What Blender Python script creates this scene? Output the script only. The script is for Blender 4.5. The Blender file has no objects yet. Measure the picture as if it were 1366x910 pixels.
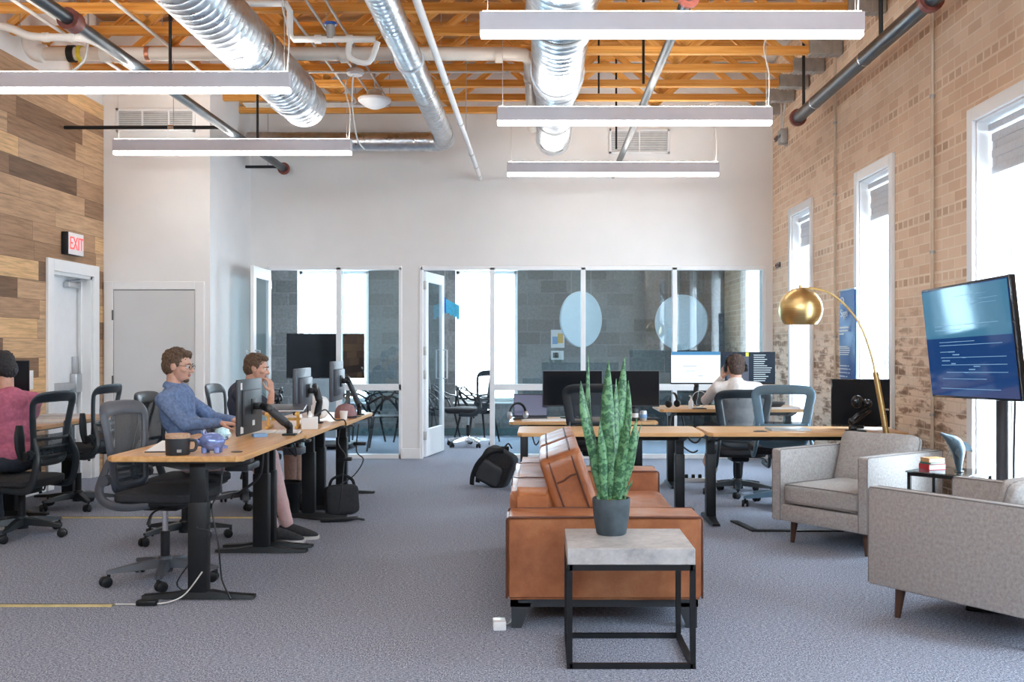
import bpy, bmesh, math, random
from math import sin, cos, pi, radians as R
from mathutils import Vector, Matrix, noise
random.seed(7)
scene = bpy.context.scene
COL = scene.collection
H = 1.4; F = 1366.0; VX = 721.0; VY = 463.0

# ------------------------------------------------------------------ mesh builder
class MB:
    def __init__(s): s.v = []; s.f = []
    def add(s, vs, fs, M=None):
        b = len(s.v)
        for p in vs:
            p = Vector(p)
            s.v.append(tuple(M @ p) if M else tuple(p))
        for f in fs: s.f.append(tuple(b + i for i in f))
        return s
    def bm(s, bm, M=None):
        bm.verts.index_update()
        s.add([v.co.copy() for v in bm.verts], [[v.index for v in f.verts] for f in bm.faces], M)
        bm.free(); return s
    def box(s, c, d, r=0.0, seg=2, M=None):
        """box by centre c and size d, edges rounded by r"""
        b = bmesh.new(); bmesh.ops.create_cube(b, size=1.0)
        for v in b.verts: v.co = Vector((v.co.x*d[0], v.co.y*d[1], v.co.z*d[2]))
        if r > 0:
            bmesh.ops.bevel(b, geom=list(b.edges), offset=min(r, min(d)*.49), segments=seg, affect='EDGES', profile=.5)
        T = Matrix.Translation(Vector(c))
        return s.bm(b, (M @ T) if M else T)
    def bx(s, x0, x1, y0, y1, z0, z1, r=0.0, seg=2, M=None):
        return s.box(((x0+x1)/2, (y0+y1)/2, (z0+z1)/2), (abs(x1-x0), abs(y1-y0), abs(z1-z0)), r, seg, M)
    def tube(s, pts, r, seg=10, smooth=0, cap=True, flat=None, closed=False):
        """tube along points; r number or list; flat=(a,b) squashes the section"""
        P = [Vector(p) for p in pts]
        if smooth: 
            rr = r if isinstance(r, (list, tuple)) else None
            P, r2 = spline(P, smooth, closed, rr)
            if rr: r = r2
        n = len(P); rad = list(r) if isinstance(r, (list, tuple)) else [r]*n
        rings = []; N = None
        for i in range(n):
            if closed: t = P[(i+1) % n] - P[i-1]
            else: t = P[min(i+1, n-1)] - P[max(i-1, 0)]
            if t.length < 1e-9: t = Vector((0, 0, 1))
            t.normalize()
            if N is None:
                a = Vector((0, 0, 1)) if abs(t.z) < .9 else Vector((1, 0, 0))
                N = a - t*a.dot(t)
            else: N = N - t*N.dot(t)
            N.normalize(); Bn = t.cross(N)
            fa, fb = flat if flat else (1, 1)
            rings.append([P[i] + N*(cos(2*pi*k/seg)*rad[i]*fa) + Bn*(sin(2*pi*k/seg)*rad[i]*fb) for k in range(seg)])
        return s.loft(rings, cap and not closed, closed)
    def loft(s, rings, cap=True, closed=False):
        n = len(rings); m = len(rings[0]); vs = [p for r in rings for p in r]; fs = []
        for i in range(n if closed else n-1):
            a = i*m; b = ((i+1) % n)*m
            for k in range(m):
                k2 = (k+1) % m
                fs.append((a+k, a+k2, b+k2, b+k))
        if cap:
            fs.append(tuple(reversed(range(m)))); fs.append(tuple((n-1)*m+k for k in range(m)))
        return s.add(vs, fs)
    def cyl(s, a, b, r0, r1=None, seg=16): return s.tube([a, b], [r0, r0 if r1 is None else r1], seg)
    def lathe(s, prof, c=(0, 0, 0), seg=24, M=None, cap=True):
        """prof: (radius, z) pairs; turned about the z axis at c"""
        T = Matrix.Translation(Vector(c)); T = (M @ T) if M else T
        vs = []; fs = []; n = len(prof)
        for r, z in prof:
            for k in range(seg): vs.append((max(r, 1e-4)*cos(2*pi*k/seg), max(r, 1e-4)*sin(2*pi*k/seg), z))
        for i in range(n-1):
            for k in range(seg):
                k2 = (k+1) % seg
                fs.append((i*seg+k, i*seg+k2, (i+1)*seg+k2, (i+1)*seg+k))
        if cap:
            fs.append(tuple(reversed(range(seg)))); fs.append(tuple((n-1)*seg+k for k in range(seg)))
        return s.add(vs, fs, T)
    def prism(s, poly, z0, z1, M=None):
        n = len(poly)
        vs = [(x, y, z0) for x, y in poly] + [(x, y, z1) for x, y in poly]
        fs = [tuple(reversed(range(n))), tuple(range(n, 2*n))] + [(i, (i+1) % n, n+(i+1) % n, n+i) for i in range(n)]
        return s.add(vs, fs, M)
    def ball(s, c, r, M=None, u=20, v=12, pw=1.0):
        """ellipsoid / superellipsoid (pw < 1 gets boxier)"""
        if not isinstance(r, (tuple, list)): r = (r, r, r)
        def sp(x): return math.copysign(abs(x)**pw, x)
        T = Matrix.Translation(Vector(c)); T = (T @ M) if M else T
        vs = [(0, 0, -r[2])]; fs = []
        for i in range(1, v):
            a = -pi/2 + pi*i/v
            for k in range(u):
                b = 2*pi*k/u
                vs.append((sp(cos(a))*sp(cos(b))*r[0], sp(cos(a))*sp(sin(b))*r[1], sp(sin(a))*r[2]))
        vs.append((0, 0, r[2])); top = len(vs)-1
        for k in range(u):
            fs.append((0, 1+(k+1) % u, 1+k)); fs.append((top, top-u+k, top-u+(k+1) % u))
        for i in range(v-2):
            for k in range(u):
                a = 1+i*u; k2 = (k+1) % u
                fs.append((a+k, a+k2, a+u+k2, a+u+k))
        return s.add(vs, fs, T)
    def cushion(s, c, d, puff=.18, n=10, M=None, wob=0.0, corner=10, seed=0):
        """soft cushion of size d: rounded corners, faces bulging, thin seam edge"""
        b = bmesh.new(); bmesh.ops.create_cube(b, size=2.0)
        bmesh.ops.subdivide_edges(b, edges=list(b.edges), cuts=n, use_grid_fill=True)
        k = corner
        for v in b.verts:
            p = v.co; nrm = (abs(p.x)**k + abs(p.y)**k + abs(p.z)**k)**(1/k)
            q = p/nrm
            e = max(abs(q.x), abs(q.y))
            th = 1 - puff*(e**4)
            q = Vector((q.x*(1-puff*.12*(1-abs(q.y)**2)*0), q.y, q.z*th))
            w = Vector((q.x*d[0]/2, q.y*d[1]/2, q.z*d[2]/2))
            if wob:
                w += noise.noise_vector(w*5 + Vector((seed, seed*2, 0)))*wob
            v.co = w
        T = Matrix.Translation(Vector(c)); T = (T @ M) if M else T
        return s.bm(b, T)
    def build(s, name, mat, parent=None, smooth=35, loc=None):
        me = bpy.data.meshes.new(name); me.from_pydata(s.v, [], s.f)
        b = bmesh.new(); b.from_mesh(me)
        bmesh.ops.recalc_face_normals(b, faces=b.faces); b.to_mesh(me); b.free()
        me.materials.append(mat)
        if smooth:
            me.polygons.foreach_set('use_smooth', [True]*len(me.polygons))
            me.set_sharp_from_angle(angle=R(smooth))
        me.update()
        o = bpy.data.objects.new(name, me); COL.objects.link(o)
        if parent: o.parent = parent
        if loc: o.location = loc
        return o

def spline(P, sub, closed=False, rad=None):
    n = len(P); out = []; ro = []
    rng = n if closed else n-1
    for i in range(rng):
        g = (lambda j: P[j % n]) if closed else (lambda j: P[max(0, min(n-1, j))])
        gr = (lambda j: rad[j % n]) if closed else (lambda j: rad[max(0, min(n-1, j))])
        a, b, c, d = g(i-1), g(i), g(i+1), g(i+2)
        for k in range(sub):
            t = k/sub
            out.append(.5*((2*b) + (c-a)*t + (2*a-5*b+4*c-d)*t*t + (3*b-a-3*c+d)*t**3))
            if rad: ro.append(gr(i)*(1-t) + gr(i+1)*t)
    if not closed:
        out.append(P[-1].copy())
        if rad: ro.append(rad[-1])
    return out, ro

def tag(o, label=None, cat=None, group=None, kind=None):
    if label: o['label'] = label
    if cat: o['category'] = cat
    if group: o['group'] = group
    if kind: o['kind'] = kind
    return o
def thing(name, label, cat, loc=(0, 0, 0), rz=0.0, group=None):
    o = bpy.data.objects.new(name, None); COL.objects.link(o)
    o.empty_display_size = .1
    o.location = loc; o.rotation_euler = (0, 0, rz)
    return tag(o, label, cat, group)
def struct(o): o['kind'] = 'structure'; return o
def children(o): return [c for c in bpy.data.objects if c.parent == o]
def dup(root, loc=None, rz=None, label=None, group=None):
    r = root.copy(); COL.objects.link(r)
    if loc is not None: r.location = loc
    if rz is not None: r.rotation_euler = (0, 0, rz)
    if label: r['label'] = label
    if group: r['group'] = group
    for ch in list(root.children):
        c = ch.copy(); COL.objects.link(c); c.parent = r
        for g in list(ch.children):
            d = g.copy(); COL.objects.link(d); d.parent = c
    return r
def text(name, body, size, mat, parent, loc, rot, ext=.001, align='CENTER', sx=1.0):
    cu = bpy.data.curves.new(name, 'FONT'); cu.body = body; cu.size = size; cu.extrude = ext
    cu.align_x = align; cu.align_y = 'CENTER'
    o = bpy.data.objects.new(name, cu); COL.objects.link(o)
    dg = bpy.context.evaluated_depsgraph_get()
    me = bpy.data.meshes.new_from_object(o.evaluated_get(dg)); bpy.data.objects.remove(o)
    m = bpy.data.objects.new(name, me); COL.objects.link(m)
    me.materials.clear(); me.materials.append(mat)
    m.parent = parent; m.location = loc; m.rotation_euler = rot; m.scale = (sx, 1, 1)
    return m
def remesh(name, mb, voxel, mat, parent=None, smooth=3, bumpy=0.0, freq=30):
    """fuse overlapping blobs into one continuous surface"""
    o = mb.build(name, mat, None, 0)
    m = o.modifiers.new('fuse', 'REMESH'); m.mode = 'VOXEL'; m.voxel_size = voxel
    if smooth:
        s = o.modifiers.new('soft', 'SMOOTH'); s.iterations = smooth; s.factor = .5
    dg = bpy.context.evaluated_depsgraph_get(); dg.update()
    me = bpy.data.meshes.new_from_object(o.evaluated_get(dg))
    if bumpy:
        for v in me.vertices: v.co += v.normal*(noise.noise(v.co*freq)*bumpy)
    me.polygons.foreach_set('use_smooth', [True]*len(me.polygons))
    me.materials.clear(); me.materials.append(mat); me.name = name
    bpy.data.objects.remove(o)
    o = bpy.data.objects.new(name, me); COL.objects.link(o)
    if parent: o.parent = parent
    return o

# ------------------------------------------------------------------ materials
def newmat(name):
    m = bpy.data.materials.new(name); m.use_nodes = True
    nt = m.node_tree; nt.nodes.clear()
    out = nt.nodes.new('ShaderNodeOutputMaterial')
    return m, nt, out
def principled(nt, out, col=(.8, .8, .8), rough=.5, metal=0.0, spec=.5):
    p = nt.nodes.new('ShaderNodeBsdfPrincipled')
    p.inputs['Base Color'].default_value = (*col, 1); p.inputs['Roughness'].default_value = rough
    p.inputs['Metallic'].default_value = metal; p.inputs['Specular IOR Level'].default_value = spec
    nt.links.new(p.outputs[0], out.inputs[0]); return p
def N(nt, t, **kw):
    n = nt.nodes.new(t)
    for k, v in kw.items():
        if k in n.inputs: n.inputs[k].default_value = v
        else: setattr(n, k, v)
    return n
def math_(nt, op, a, b=None):
    n = nt.nodes.new('ShaderNodeMath'); n.operation = op
    for i, x in enumerate((a, b)):
        if x is None: continue
        if isinstance(x, (int, float)): n.inputs[i].default_value = x
        else: nt.links.new(x, n.inputs[i])
    return n.outputs[0]
def mixc(nt, fac, a, b, mode='MIX'):
    n = nt.nodes.new('ShaderNodeMix'); n.data_type = 'RGBA'; n.blend_type = mode
    def put(sock, x):
        if isinstance(x, (int, float)): sock.default_value = x
        elif isinstance(x, tuple): sock.default_value = (*x, 1)
        else: nt.links.new(x, sock)
    put(n.inputs[0], fac); put(n.inputs[6], a); put(n.inputs[7], b)
    return n.outputs[2]
def ramp(nt, fac, stops, interp='LINEAR'):
    n = nt.nodes.new('ShaderNodeValToRGB'); n.color_ramp.interpolation = interp
    el = n.color_ramp.elements
    while len(el) < len(stops): el.new(.5)
    for e, (p, c) in zip(el, stops): e.position = p; e.color = (*c, 1) if isinstance(c, tuple) else (c, c, c, 1)
    nt.links.new(fac, n.inputs[0]); return n.outputs[0]
def bump(nt, p, h, strength=.3, dist=.01):
    b = nt.nodes.new('ShaderNodeBump'); b.inputs['Strength'].default_value = strength; b.inputs['Distance'].default_value = dist
    nt.links.new(h, b.inputs['Height']); nt.links.new(b.outputs[0], p.inputs['Normal'])
def coord(nt, kind='Object', scale=None):
    if kind == 'Position':
        o = nt.nodes.new('ShaderNodeNewGeometry').outputs['Position']
    else: o = nt.nodes.new('ShaderNodeTexCoord').outputs[kind]
    if scale:
        m = nt.nodes.new('ShaderNodeMapping'); m.inputs['Scale'].default_value = scale
        nt.links.new(o, m.inputs['Vector']); o = m.outputs[0]
    return o
def noise_(nt, vec, scale, detail=4, rough=.5):
    n = nt.nodes.new('ShaderNodeTexNoise'); n.inputs['Scale'].default_value = scale
    n.inputs['Detail'].default_value = detail; n.inputs['Roughness'].default_value = rough
    nt.links.new(vec, n.inputs['Vector']); return n.outputs['Fac']
def simple(name, col, rough=.5, metal=0.0, var=.12, scale=12, bmp=0.0, bs=200, spec=.5, stretch=None, sheen=0):
    """colour with a little procedural variation, optional fine bump"""
    m, nt, out = newmat(name); p = principled(nt, out, col, rough, metal, spec)
    c = coord(nt, 'Object', stretch)
    if var:
        f = noise_(nt, c, scale, 5)
        a = tuple(x*(1-var) for x in col); b = tuple(min(1, x*(1+var)) for x in col)
        nt.links.new(ramp(nt, f, [(.3, a), (.7, b)]), p.inputs['Base Color'])
    if bmp: bump(nt, p, noise_(nt, c, bs, 2), bmp, .002)
    if sheen: p.inputs['Sheen Weight'].default_value = sheen
    return m
def emit(name, col, s):
    m, nt, out = newmat(name); e = N(nt, 'ShaderNodeEmission', Strength=s); e.inputs[0].default_value = (*col, 1)
    nt.links.new(e.outputs[0], out.inputs[0]); return m

M = {}
M['white_wall'] = simple('white_wall', (.80, .79, .78), .75, var=.02, scale=3, bmp=.05, bs=90)
M['white_trim'] = simple('white_trim', (.84, .84, .84), .4, var=.01)
M['white_gloss'] = simple('white_gloss', (.82, .82, .83), .3, var=.02)
M['door_grey'] = simple('door_grey', (.66, .66, .66), .45, var=.02, scale=3)
M['black'] = simple('black', (.010, .011, .013), .42, var=.2, spec=.35)
M['black_gloss'] = simple('black_gloss', (.012, .013, .016), .12, var=.1)
M['black_fabric'] = simple('black_fabric', (.02, .02, .024), .85, var=.3, scale=60, bmp=.3, bs=600)
M['charcoal'] = simple('charcoal', (.032, .036, .042), .45, var=.1)
M['frame_grey'] = simple('frame_grey', (.060, .066, .082), .42, var=.1)
M['frame_black'] = simple('frame_black', (.016, .022, .028), .38, var=.1)
M['frame_blue'] = simple('frame_blue', (.11, .20, .28), .4, var=.06)
M['iron'] = simple('iron', (.055, .065, .075), .32, .6, var=.25, scale=8)
M['rust_red'] = simple('rust_red', (.22, .06, .045), .5, .2, var=.3, scale=30)
M['copper'] = simple('copper', (.62, .28, .18), .3, .8, var=.15)
M['pvc'] = simple('pvc', (.74, .66, .58), .4, var=.05, scale=4)
M['pvc_white'] = simple('pvc_white', (.82, .80, .77), .35, var=.03)
M['conduit'] = simple('conduit', (.62, .60, .57), .4, .2, var=.08)
M['conduit_tan'] = simple('conduit_tan', (.62, .50, .38), .5, .1, var=.08)
M['steel_box'] = simple('steel_box', (.42, .42, .41), .45, .5, var=.15)
M['chrome'] = simple('chrome', (.75, .77, .8), .15, 1.0, var=.03)
M['alu'] = simple('alu', (.55, .56, .58), .35, .8, var=.05)
M['brass_strip'] = simple('brass_strip', (.55, .48, .25), .4, .3, var=.15)
M['yellow'] = simple('yellow', (.75, .6, .05), .5)
M['light_body'] = simple('light_body', (.68, .66, .71), .4, var=.02)
M['cable'] = simple('cable', (.015, .016, .02), .45, var=.1)
M['cable_white'] = simple('cable_white', (.75, .73, .70), .5, var=.05)
M['wire'] = simple('wire', (.6, .58, .55), .4, .4, var=0)
M['skin'] = simple('skin', (.60, .34, .25), .5, var=.10, scale=25, bmp=.05, bs=300)
M['lips'] = simple('lips', (.45, .19, .16), .45, var=.05)
M['eye_white'] = simple('eye_white', (.8, .78, .75), .2, var=0)
M['iris'] = simple('iris', (.05, .04, .03), .2, var=0)
M['shirt_blue'] = simple('shirt_blue', (.15, .225, .40), .85, var=.25, scale=45, bmp=.25, bs=120)
M['shirt_navy'] = simple('shirt_navy', (.045, .055, .09), .9, var=.2, scale=45, bmp=.2, bs=150)
M['shirt_pink'] = simple('shirt_pink', (.46, .13, .21), .9, var=.2, scale=40, bmp=.2, bs=120)
M['shirt_cream'] = simple('shirt_cream', (.66, .60, .57), .9, var=.08, scale=40, bmp=.2, bs=120)
M['trouser_pink'] = simple('trouser_pink', (.66, .46, .46), .9, var=.08, scale=50, bmp=.2, bs=200)
M['trouser_brown'] = simple('trouser_brown', (.40, .24, .19), .9, var=.15, scale=50, bmp=.2, bs=200)
M['trouser_dark'] = simple('trouser_dark', (.03, .035, .05), .9, var=.2, scale=50, bmp=.2, bs=200)
M['shoe'] = simple('shoe', (.03, .032, .04), .8, var=.3, scale=60, bmp=.3, bs=300)
M['sole'] = simple('sole', (.70, .69, .68), .6, var=.05)
M['pot'] = simple('pot', (.055, .075, .09), .75, var=.35, scale=14, bmp=.2, bs=60)
M['soil'] = simple('soil', (.20, .22, .07), .95, var=.5, scale=60, bmp=.6, bs=120)
M['brown_wood'] = simple('brown_wood', (.09, .042, .025), .35, var=.3, scale=10, stretch=(1, 1, .2))
M['cork'] = simple('cork', (.50, .33, .22), .8, var=.2, scale=60)
M['paper'] = simple('paper', (.78, .77, .76), .8, var=.03)
M['paper_blue'] = simple('paper_blue', (.22, .38, .62), .8, var=.05)
M['cap'] = simple('cap', (.30, .165, .17), .85, var=.15, scale=50, bmp=.2, bs=200)
M['wood_yellow'] = simple('wood_yellow', (.72, .42, .10), .45, var=.15, scale=20, stretch=(1, 1, .2))
M['book_red'] = simple('book_red', (.55, .03, .035), .5, var=.05)
M['book_tan'] = simple('book_tan', (.62, .36, .16), .5, var=.05)
M['book_green'] = simple('book_green', (.10, .22, .17), .5, var=.05)
M['teal'] = simple('teal', (.10, .16, .17), .35, .3, var=.15)
M['piggy'] = simple('piggy', (.22, .30, .62), .15, .35, var=.5, scale=18)
M['piggy_light'] = simple('piggy_light', (.45, .70, .92), .2, .1, var=.3, scale=40)
M['bank_blue'] = simple('bank_blue', (.02, .10, .38), .35, var=.06)
M['cyan_cloth'] = simple('cyan_cloth', (.10, .50, .72), .8, var=.15, scale=30)
M['disc'] = simple('disc', (.40, .47, .52), .7, var=.03)
M['curtain'] = simple('curtain', (.78, .79, .80), .8, var=.04)
M['shade'] = simple('shade', (.62, .63, .66), .85, var=.06, scale=40)
M['exit_red'] = emit('exit_red', (.9, .12, .12), 1.0)
M['exit_face'] = simple('exit_face', (.85, .80, .80), .4, var=0)
M['led'] = emit('led', (1.0, .97, .93), 10.0)
M['led_up'] = emit('led_up', (1.0, .95, .88), 18.0)
M['text_white'] = simple('text_white', (.80, .85, .92), .5, var=0)
M['ceil_white'] = simple('ceil_white', (.78, .75, .71), .8, var=.04, scale=2)
M['hinge'] = simple('hinge', (.45, .43, .40), .35, .7, var=.1)
M['hinge_dark'] = simple('hinge_dark', (.10, .10, .10), .4, .5, var=.1)

def carpet():
    m, nt, out = newmat('carpet'); p = principled(nt, out, rough=.95, spec=.15)
    pos = coord(nt, 'Position')
    f = noise_(nt, pos, 150, 2, .7)
    st = coord(nt, 'Position', (55, 170, 1))
    g = noise_(nt, st, 1.0, 2, .6)
    tile = N(nt, 'ShaderNodeTexChecker', Scale=1.0)
    sp = coord(nt, 'Position', (2.0, 2.0, .3)); nt.links.new(sp, tile.inputs[0])
    stb = coord(nt, 'Position', (170, 55, 1)); g2 = noise_(nt, stb, 1.0, 2, .6)
    mx = nt.nodes.new('ShaderNodeMix'); nt.links.new(tile.outputs['Fac'], mx.inputs[0])
    nt.links.new(g, mx.inputs[2]); nt.links.new(g2, mx.inputs[3])
    h = math_(nt, 'ADD', math_(nt, 'MULTIPLY', f, .55), math_(nt, 'MULTIPLY', mx.outputs[0], .45))
    big = noise_(nt, pos, .9, 3)
    c = ramp(nt, h, [(.38, (.058, .066, .090)), (.5, (.255, .285, .365)), (.62, (.62, .665, .79))])
    c = mixc(nt, math_(nt, 'MULTIPLY', big, .25), c, (.20, .205, .24))
    nt.links.new(c, p.inputs['Base Color']); bump(nt, p, h, .5, .006)
    return m
M['carpet'] = carpet()
def planks(name, axis, rowh, length, stops, gap=.02, grain=1.0, rough=.6):
    """boards running along one axis, each board its own tone"""
    m, nt, out = newmat(name); p = principled(nt, out, rough=rough, spec=.3)
    s = nt.nodes.new('ShaderNodeSeparateXYZ'); nt.links.new(coord(nt, 'Position'), s.inputs[0])
    u, v = (s.outputs[axis], s.outputs[2])
    vr = math_(nt, 'DIVIDE', v, rowh); row = math_(nt, 'FLOOR', vr)
    wn = N(nt, 'ShaderNodeTexWhiteNoise', noise_dimensions='1D'); nt.links.new(row, wn.inputs['W'])
    ur = math_(nt, 'ADD', math_(nt, 'DIVIDE', u, length), math_(nt, 'MULTIPLY', wn.outputs['Value'], 7.3))
    col = math_(nt, 'FLOOR', ur)
    cb = nt.nodes.new('ShaderNodeCombineXYZ'); nt.links.new(row, cb.inputs[0]); nt.links.new(col, cb.inputs[1])
    w2 = N(nt, 'ShaderNodeTexWhiteNoise', noise_dimensions='3D'); nt.links.new(cb.outputs[0], w2.inputs['Vector'])
    c = ramp(nt, w2.outputs['Value'], stops)
    gv = nt.nodes.new('ShaderNodeCombineXYZ')
    nt.links.new(math_(nt, 'MULTIPLY', u, 2.0), gv.inputs[0]); nt.links.new(math_(nt, 'MULTIPLY', v, 30.0), gv.inputs[1])
    nt.links.new(math_(nt, 'MULTIPLY', w2.outputs['Value'], 40.0), gv.inputs[2])
    g = noise_(nt, gv.outputs[0], 1.5, 6, .65)
    dark = ramp(nt, g, [(.3, .55), (.6, 1.12)])
    c = mixc(nt, .8*grain, c, dark, 'MULTIPLY')
    kn = noise_(nt, gv.outputs[0], .35, 2); knf = ramp(nt, kn, [(.66, 1.0), (.74, .45)])
    c = mixc(nt, .6, c, knf, 'MULTIPLY')
    e1 = math_(nt, 'LESS_THAN', math_(nt, 'FRACT', vr), gap)
    e2 = math_(nt, 'LESS_THAN', math_(nt, 'FRACT', ur), gap*rowh/length)
    e = math_(nt, 'MAXIMUM', e1, e2)
    c = mixc(nt, math_(nt, 'MULTIPLY', e, .75), c, (.05, .03, .02))
    nt.links.new(c, p.inputs['Base Color']); bump(nt, p, g, .25, .004)
    return m
M['plank_wall'] = planks('plank_wall', 1, .185, 1.35, [(0, (.16, .09, .052)), (.28, (.32, .185, .105)), (.5, (.44, .265, .155)), (.78, (.57, .365, .215)), (1, (.74, .46, .22))])

def brick(name, tan=True):
    m, nt, out = newmat(name); p = principled(nt, out, rough=.85, spec=.2)
    s = nt.nodes.new('ShaderNodeSeparateXYZ'); nt.links.new(coord(nt, 'Position'), s.inputs[0])
    cb = nt.nodes.new('ShaderNodeCombineXYZ'); nt.links.new(s.outputs[1], cb.inputs[0]); nt.links.new(s.outputs[2], cb.inputs[1])
    def bt(w, c1, c2, mo):
        b = nt.nodes.new('ShaderNodeTexBrick'); b.inputs['Scale'].default_value = 1
        b.inputs['Brick Width'].default_value = w; b.inputs['Row Height'].default_value = .078
        b.inputs['Mortar Size'].default_value = .007; b.inputs['Mortar Smooth'].default_value = .3
        for k, c in (('Color1', c1), ('Color2', c2), ('Mortar', mo)): b.inputs[k].default_value = (*c, 1)
        nt.links.new(cb.outputs[0], b.inputs['Vector']); return b
    A = bt(.225, (.76, .55, .39), (.90, .71, .54), (.93, .79, .64))
    Bk = bt(.115, (.60, .41, .28), (.84, .64, .47), (.93, .79, .64)); Bk.inputs['Mortar Size'].default_value = .014
    hd = math_(nt, 'LESS_THAN', math_(nt, 'FRACT', math_(nt, 'DIVIDE', s.outputs[2], .078*6)), 1/6)
    c = mixc(nt, hd, A.outputs['Color'], Bk.outputs['Color'])
    pos = coord(nt, 'Position')
    big = noise_(nt, pos, .8, 4)
    c = mixc(nt, .55, c, ramp(nt, big, [(.35, (.80, .73, .67)), (.62, (1.08, 1.07, 1.06))]), 'MULTIPLY')
    # weathered base course: flaking limewash over dark brick
    n1 = noise_(nt, coord(nt, 'Position', (1, .42, 1.5)), 7.5, 5, .6)
    edge = math_(nt, 'ADD', s.outputs[2], math_(nt, 'MULTIPLY', math_(nt, 'SUBTRACT', noise_(nt, pos, 1.6, 3), .5), 1.2))
    low = ramp(nt, math_(nt, 'DIVIDE', edge, 3.0), [(.42, 1.0), (.60, 0.0)])
    flake = ramp(nt, n1, [(.47, (.90, .78, .66)), (.54, (.42, .29, .21)), (.66, (.15, .095, .07))])
    flake = mixc(nt, math_(nt, 'MULTIPLY', A.outputs['Fac'], .8), flake, (.72, .61, .50))
    c = mixc(nt, math_(nt, 'MULTIPLY', low, .85), c, flake)
    nt.links.new(c, p.inputs['Base Color'])
    h = math_(nt, 'SUBTRACT', math_(nt, 'MULTIPLY', n1, .8), A.outputs['Fac'])
    bump(nt, p, h, .5, .008)
    return m
M['brick'] = brick('brick')
def block():
    m, nt, out = newmat('block'); p = principled(nt, out, rough=.9, spec=.2)
    s = nt.nodes.new('ShaderNodeSeparateXYZ'); nt.links.new(coord(nt, 'Position'), s.inputs[0])
    cb = nt.nodes.new('ShaderNodeCombineXYZ'); nt.links.new(s.outputs[0], cb.inputs[0]); nt.links.new(s.outputs[2], cb.inputs[1])
    b = nt.nodes.new('ShaderNodeTexBrick'); b.inputs['Scale'].default_value = 1
    b.inputs['Brick Width'].default_value = .42; b.inputs['Row Height'].default_value = .205; b.inputs['Mortar Size'].default_value = .01
    for k, c in (('Color1', (.15, .155, .155)), ('Color2', (.26, .265, .265)), ('Mortar', (.24, .24, .24))): b.inputs[k].default_value = (*c, 1)
    nt.links.new(cb.outputs[0], b.inputs['Vector'])
    n = noise_(nt, coord(nt, 'Position'), 25, 5, .7)
    c = mixc(nt, .7, b.outputs['Color'], ramp(nt, n, [(.3, .6), (.7, 1.3)]), 'MULTIPLY')
    nt.links.new(c, p.inputs['Base Color']); bump(nt, p, n, .4, .006); return m
M['block'] = block()
def timber(name, c0, c1, c2, sc=(1.2, 40, 40), rough=.55, spec=.3):
    m, nt, out = newmat(name); p = principled(nt, out, rough=rough, spec=spec)
    oi = nt.nodes.new('ShaderNodeObjectInfo')
    mp = nt.nodes.new('ShaderNodeMapping'); mp.inputs['Scale'].default_value = sc
    nt.links.new(coord(nt, 'Object'), mp.inputs['Vector'])
    add = nt.nodes.new('ShaderNodeVectorMath'); add.operation = 'ADD'; nt.links.new(mp.outputs[0], add.inputs[0])
    r = math_(nt, 'MULTIPLY', oi.outputs['Random'], 50.0)
    cbn = nt.nodes.new('ShaderNodeCombineXYZ'); nt.links.new(r, cbn.inputs[0]); nt.links.new(r, cbn.inputs[2]); nt.links.new(cbn.outputs[0], add.inputs[1])
    g = noise_(nt, add.outputs[0], 1.0, 6, .6)
    c = ramp(nt, g, [(.3, c0), (.5, c1), (.72, c2)])
    k = noise_(nt, add.outputs[0], .22, 2)
    c = mixc(nt, .6, c, ramp(nt, k, [(.68, 1.0), (.76, .4)]), 'MULTIPLY')
    nt.links.new(c, p.inputs['Base Color']); bump(nt, p, g, .1, .002); return m
M['joist'] = timber('joist', (.60, .23, .035), (.76, .35, .075), (.88, .49, .16))
M['deck'] = timber('deck', (.30, .13, .04), (.42, .20, .07), (.52, .29, .12), (1, 3, 1))
M['desk'] = timber('desk', (.58, .29, .10), (.67, .37, .145), (.74, .46, .21), (30, 1.5, 30), .32, .4)
M['desk_x'] = timber('desk_x', (.60, .32, .13), (.69, .40, .18), (.76, .49, .26), (1.5, 30, 30), .32, .4)
def leather():
    m, nt, out = newmat('leather'); p = principled(nt, out, rough=.36, spec=.5)
    c = coord(nt, 'Object')
    f = noise_(nt, c, 3.2, 7, .68)
    nt.links.new(ramp(nt, f, [(.25, (.20, .060, .022)), (.48, (.36, .125, .048)), (.62, (.44, .175, .072)), (.78, (.56, .27, .13))]), p.inputs['Base Color'])
    nt.links.new(ramp(nt, noise_(nt, c, 6, 4), [(.3, .28), (.7, .48)]), p.inputs['Roughness'])
    v = N(nt, 'ShaderNodeTexVoronoi', Scale=160.0); nt.links.new(c, v.inputs['Vector'])
    h = math_(nt, 'ADD', math_(nt, 'MULTIPLY', v.outputs['Distance'], .3), math_(nt, 'MULTIPLY', noise_(nt, c, 9, 4), 1.6))
    bump(nt, p, h, .25, .008); return m
M['leather'] = leather()
M['leather_seam'] = simple('leather_seam', (.10, .028, .014), .5, var=.3)
def fabric(name, c0, c1, sc=420):
    m, nt, out = newmat(name); p = principled(nt, out, rough=.95, spec=.15)
    p.inputs['Sheen Weight'].default_value = .15
    c = coord(nt, 'Object')
    f = noise_(nt, c, sc, 2, .7); g = noise_(nt, c, 60, 4, .7)
    h = math_(nt, 'ADD', math_(nt, 'MULTIPLY', f, .5), math_(nt, 'MULTIPLY', g, .5))
    nt.links.new(ramp(nt, h, [(.36, c0), (.62, c1)]), p.inputs['Base Color']); bump(nt, p, f, .35, .003); return m
M['grey_fabric'] = fabric('grey_fabric', (.26, .235, .225), (.47, .44, .42))
M['piping'] = simple('piping', (.21, .19, .185), .9, var=.1)
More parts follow.
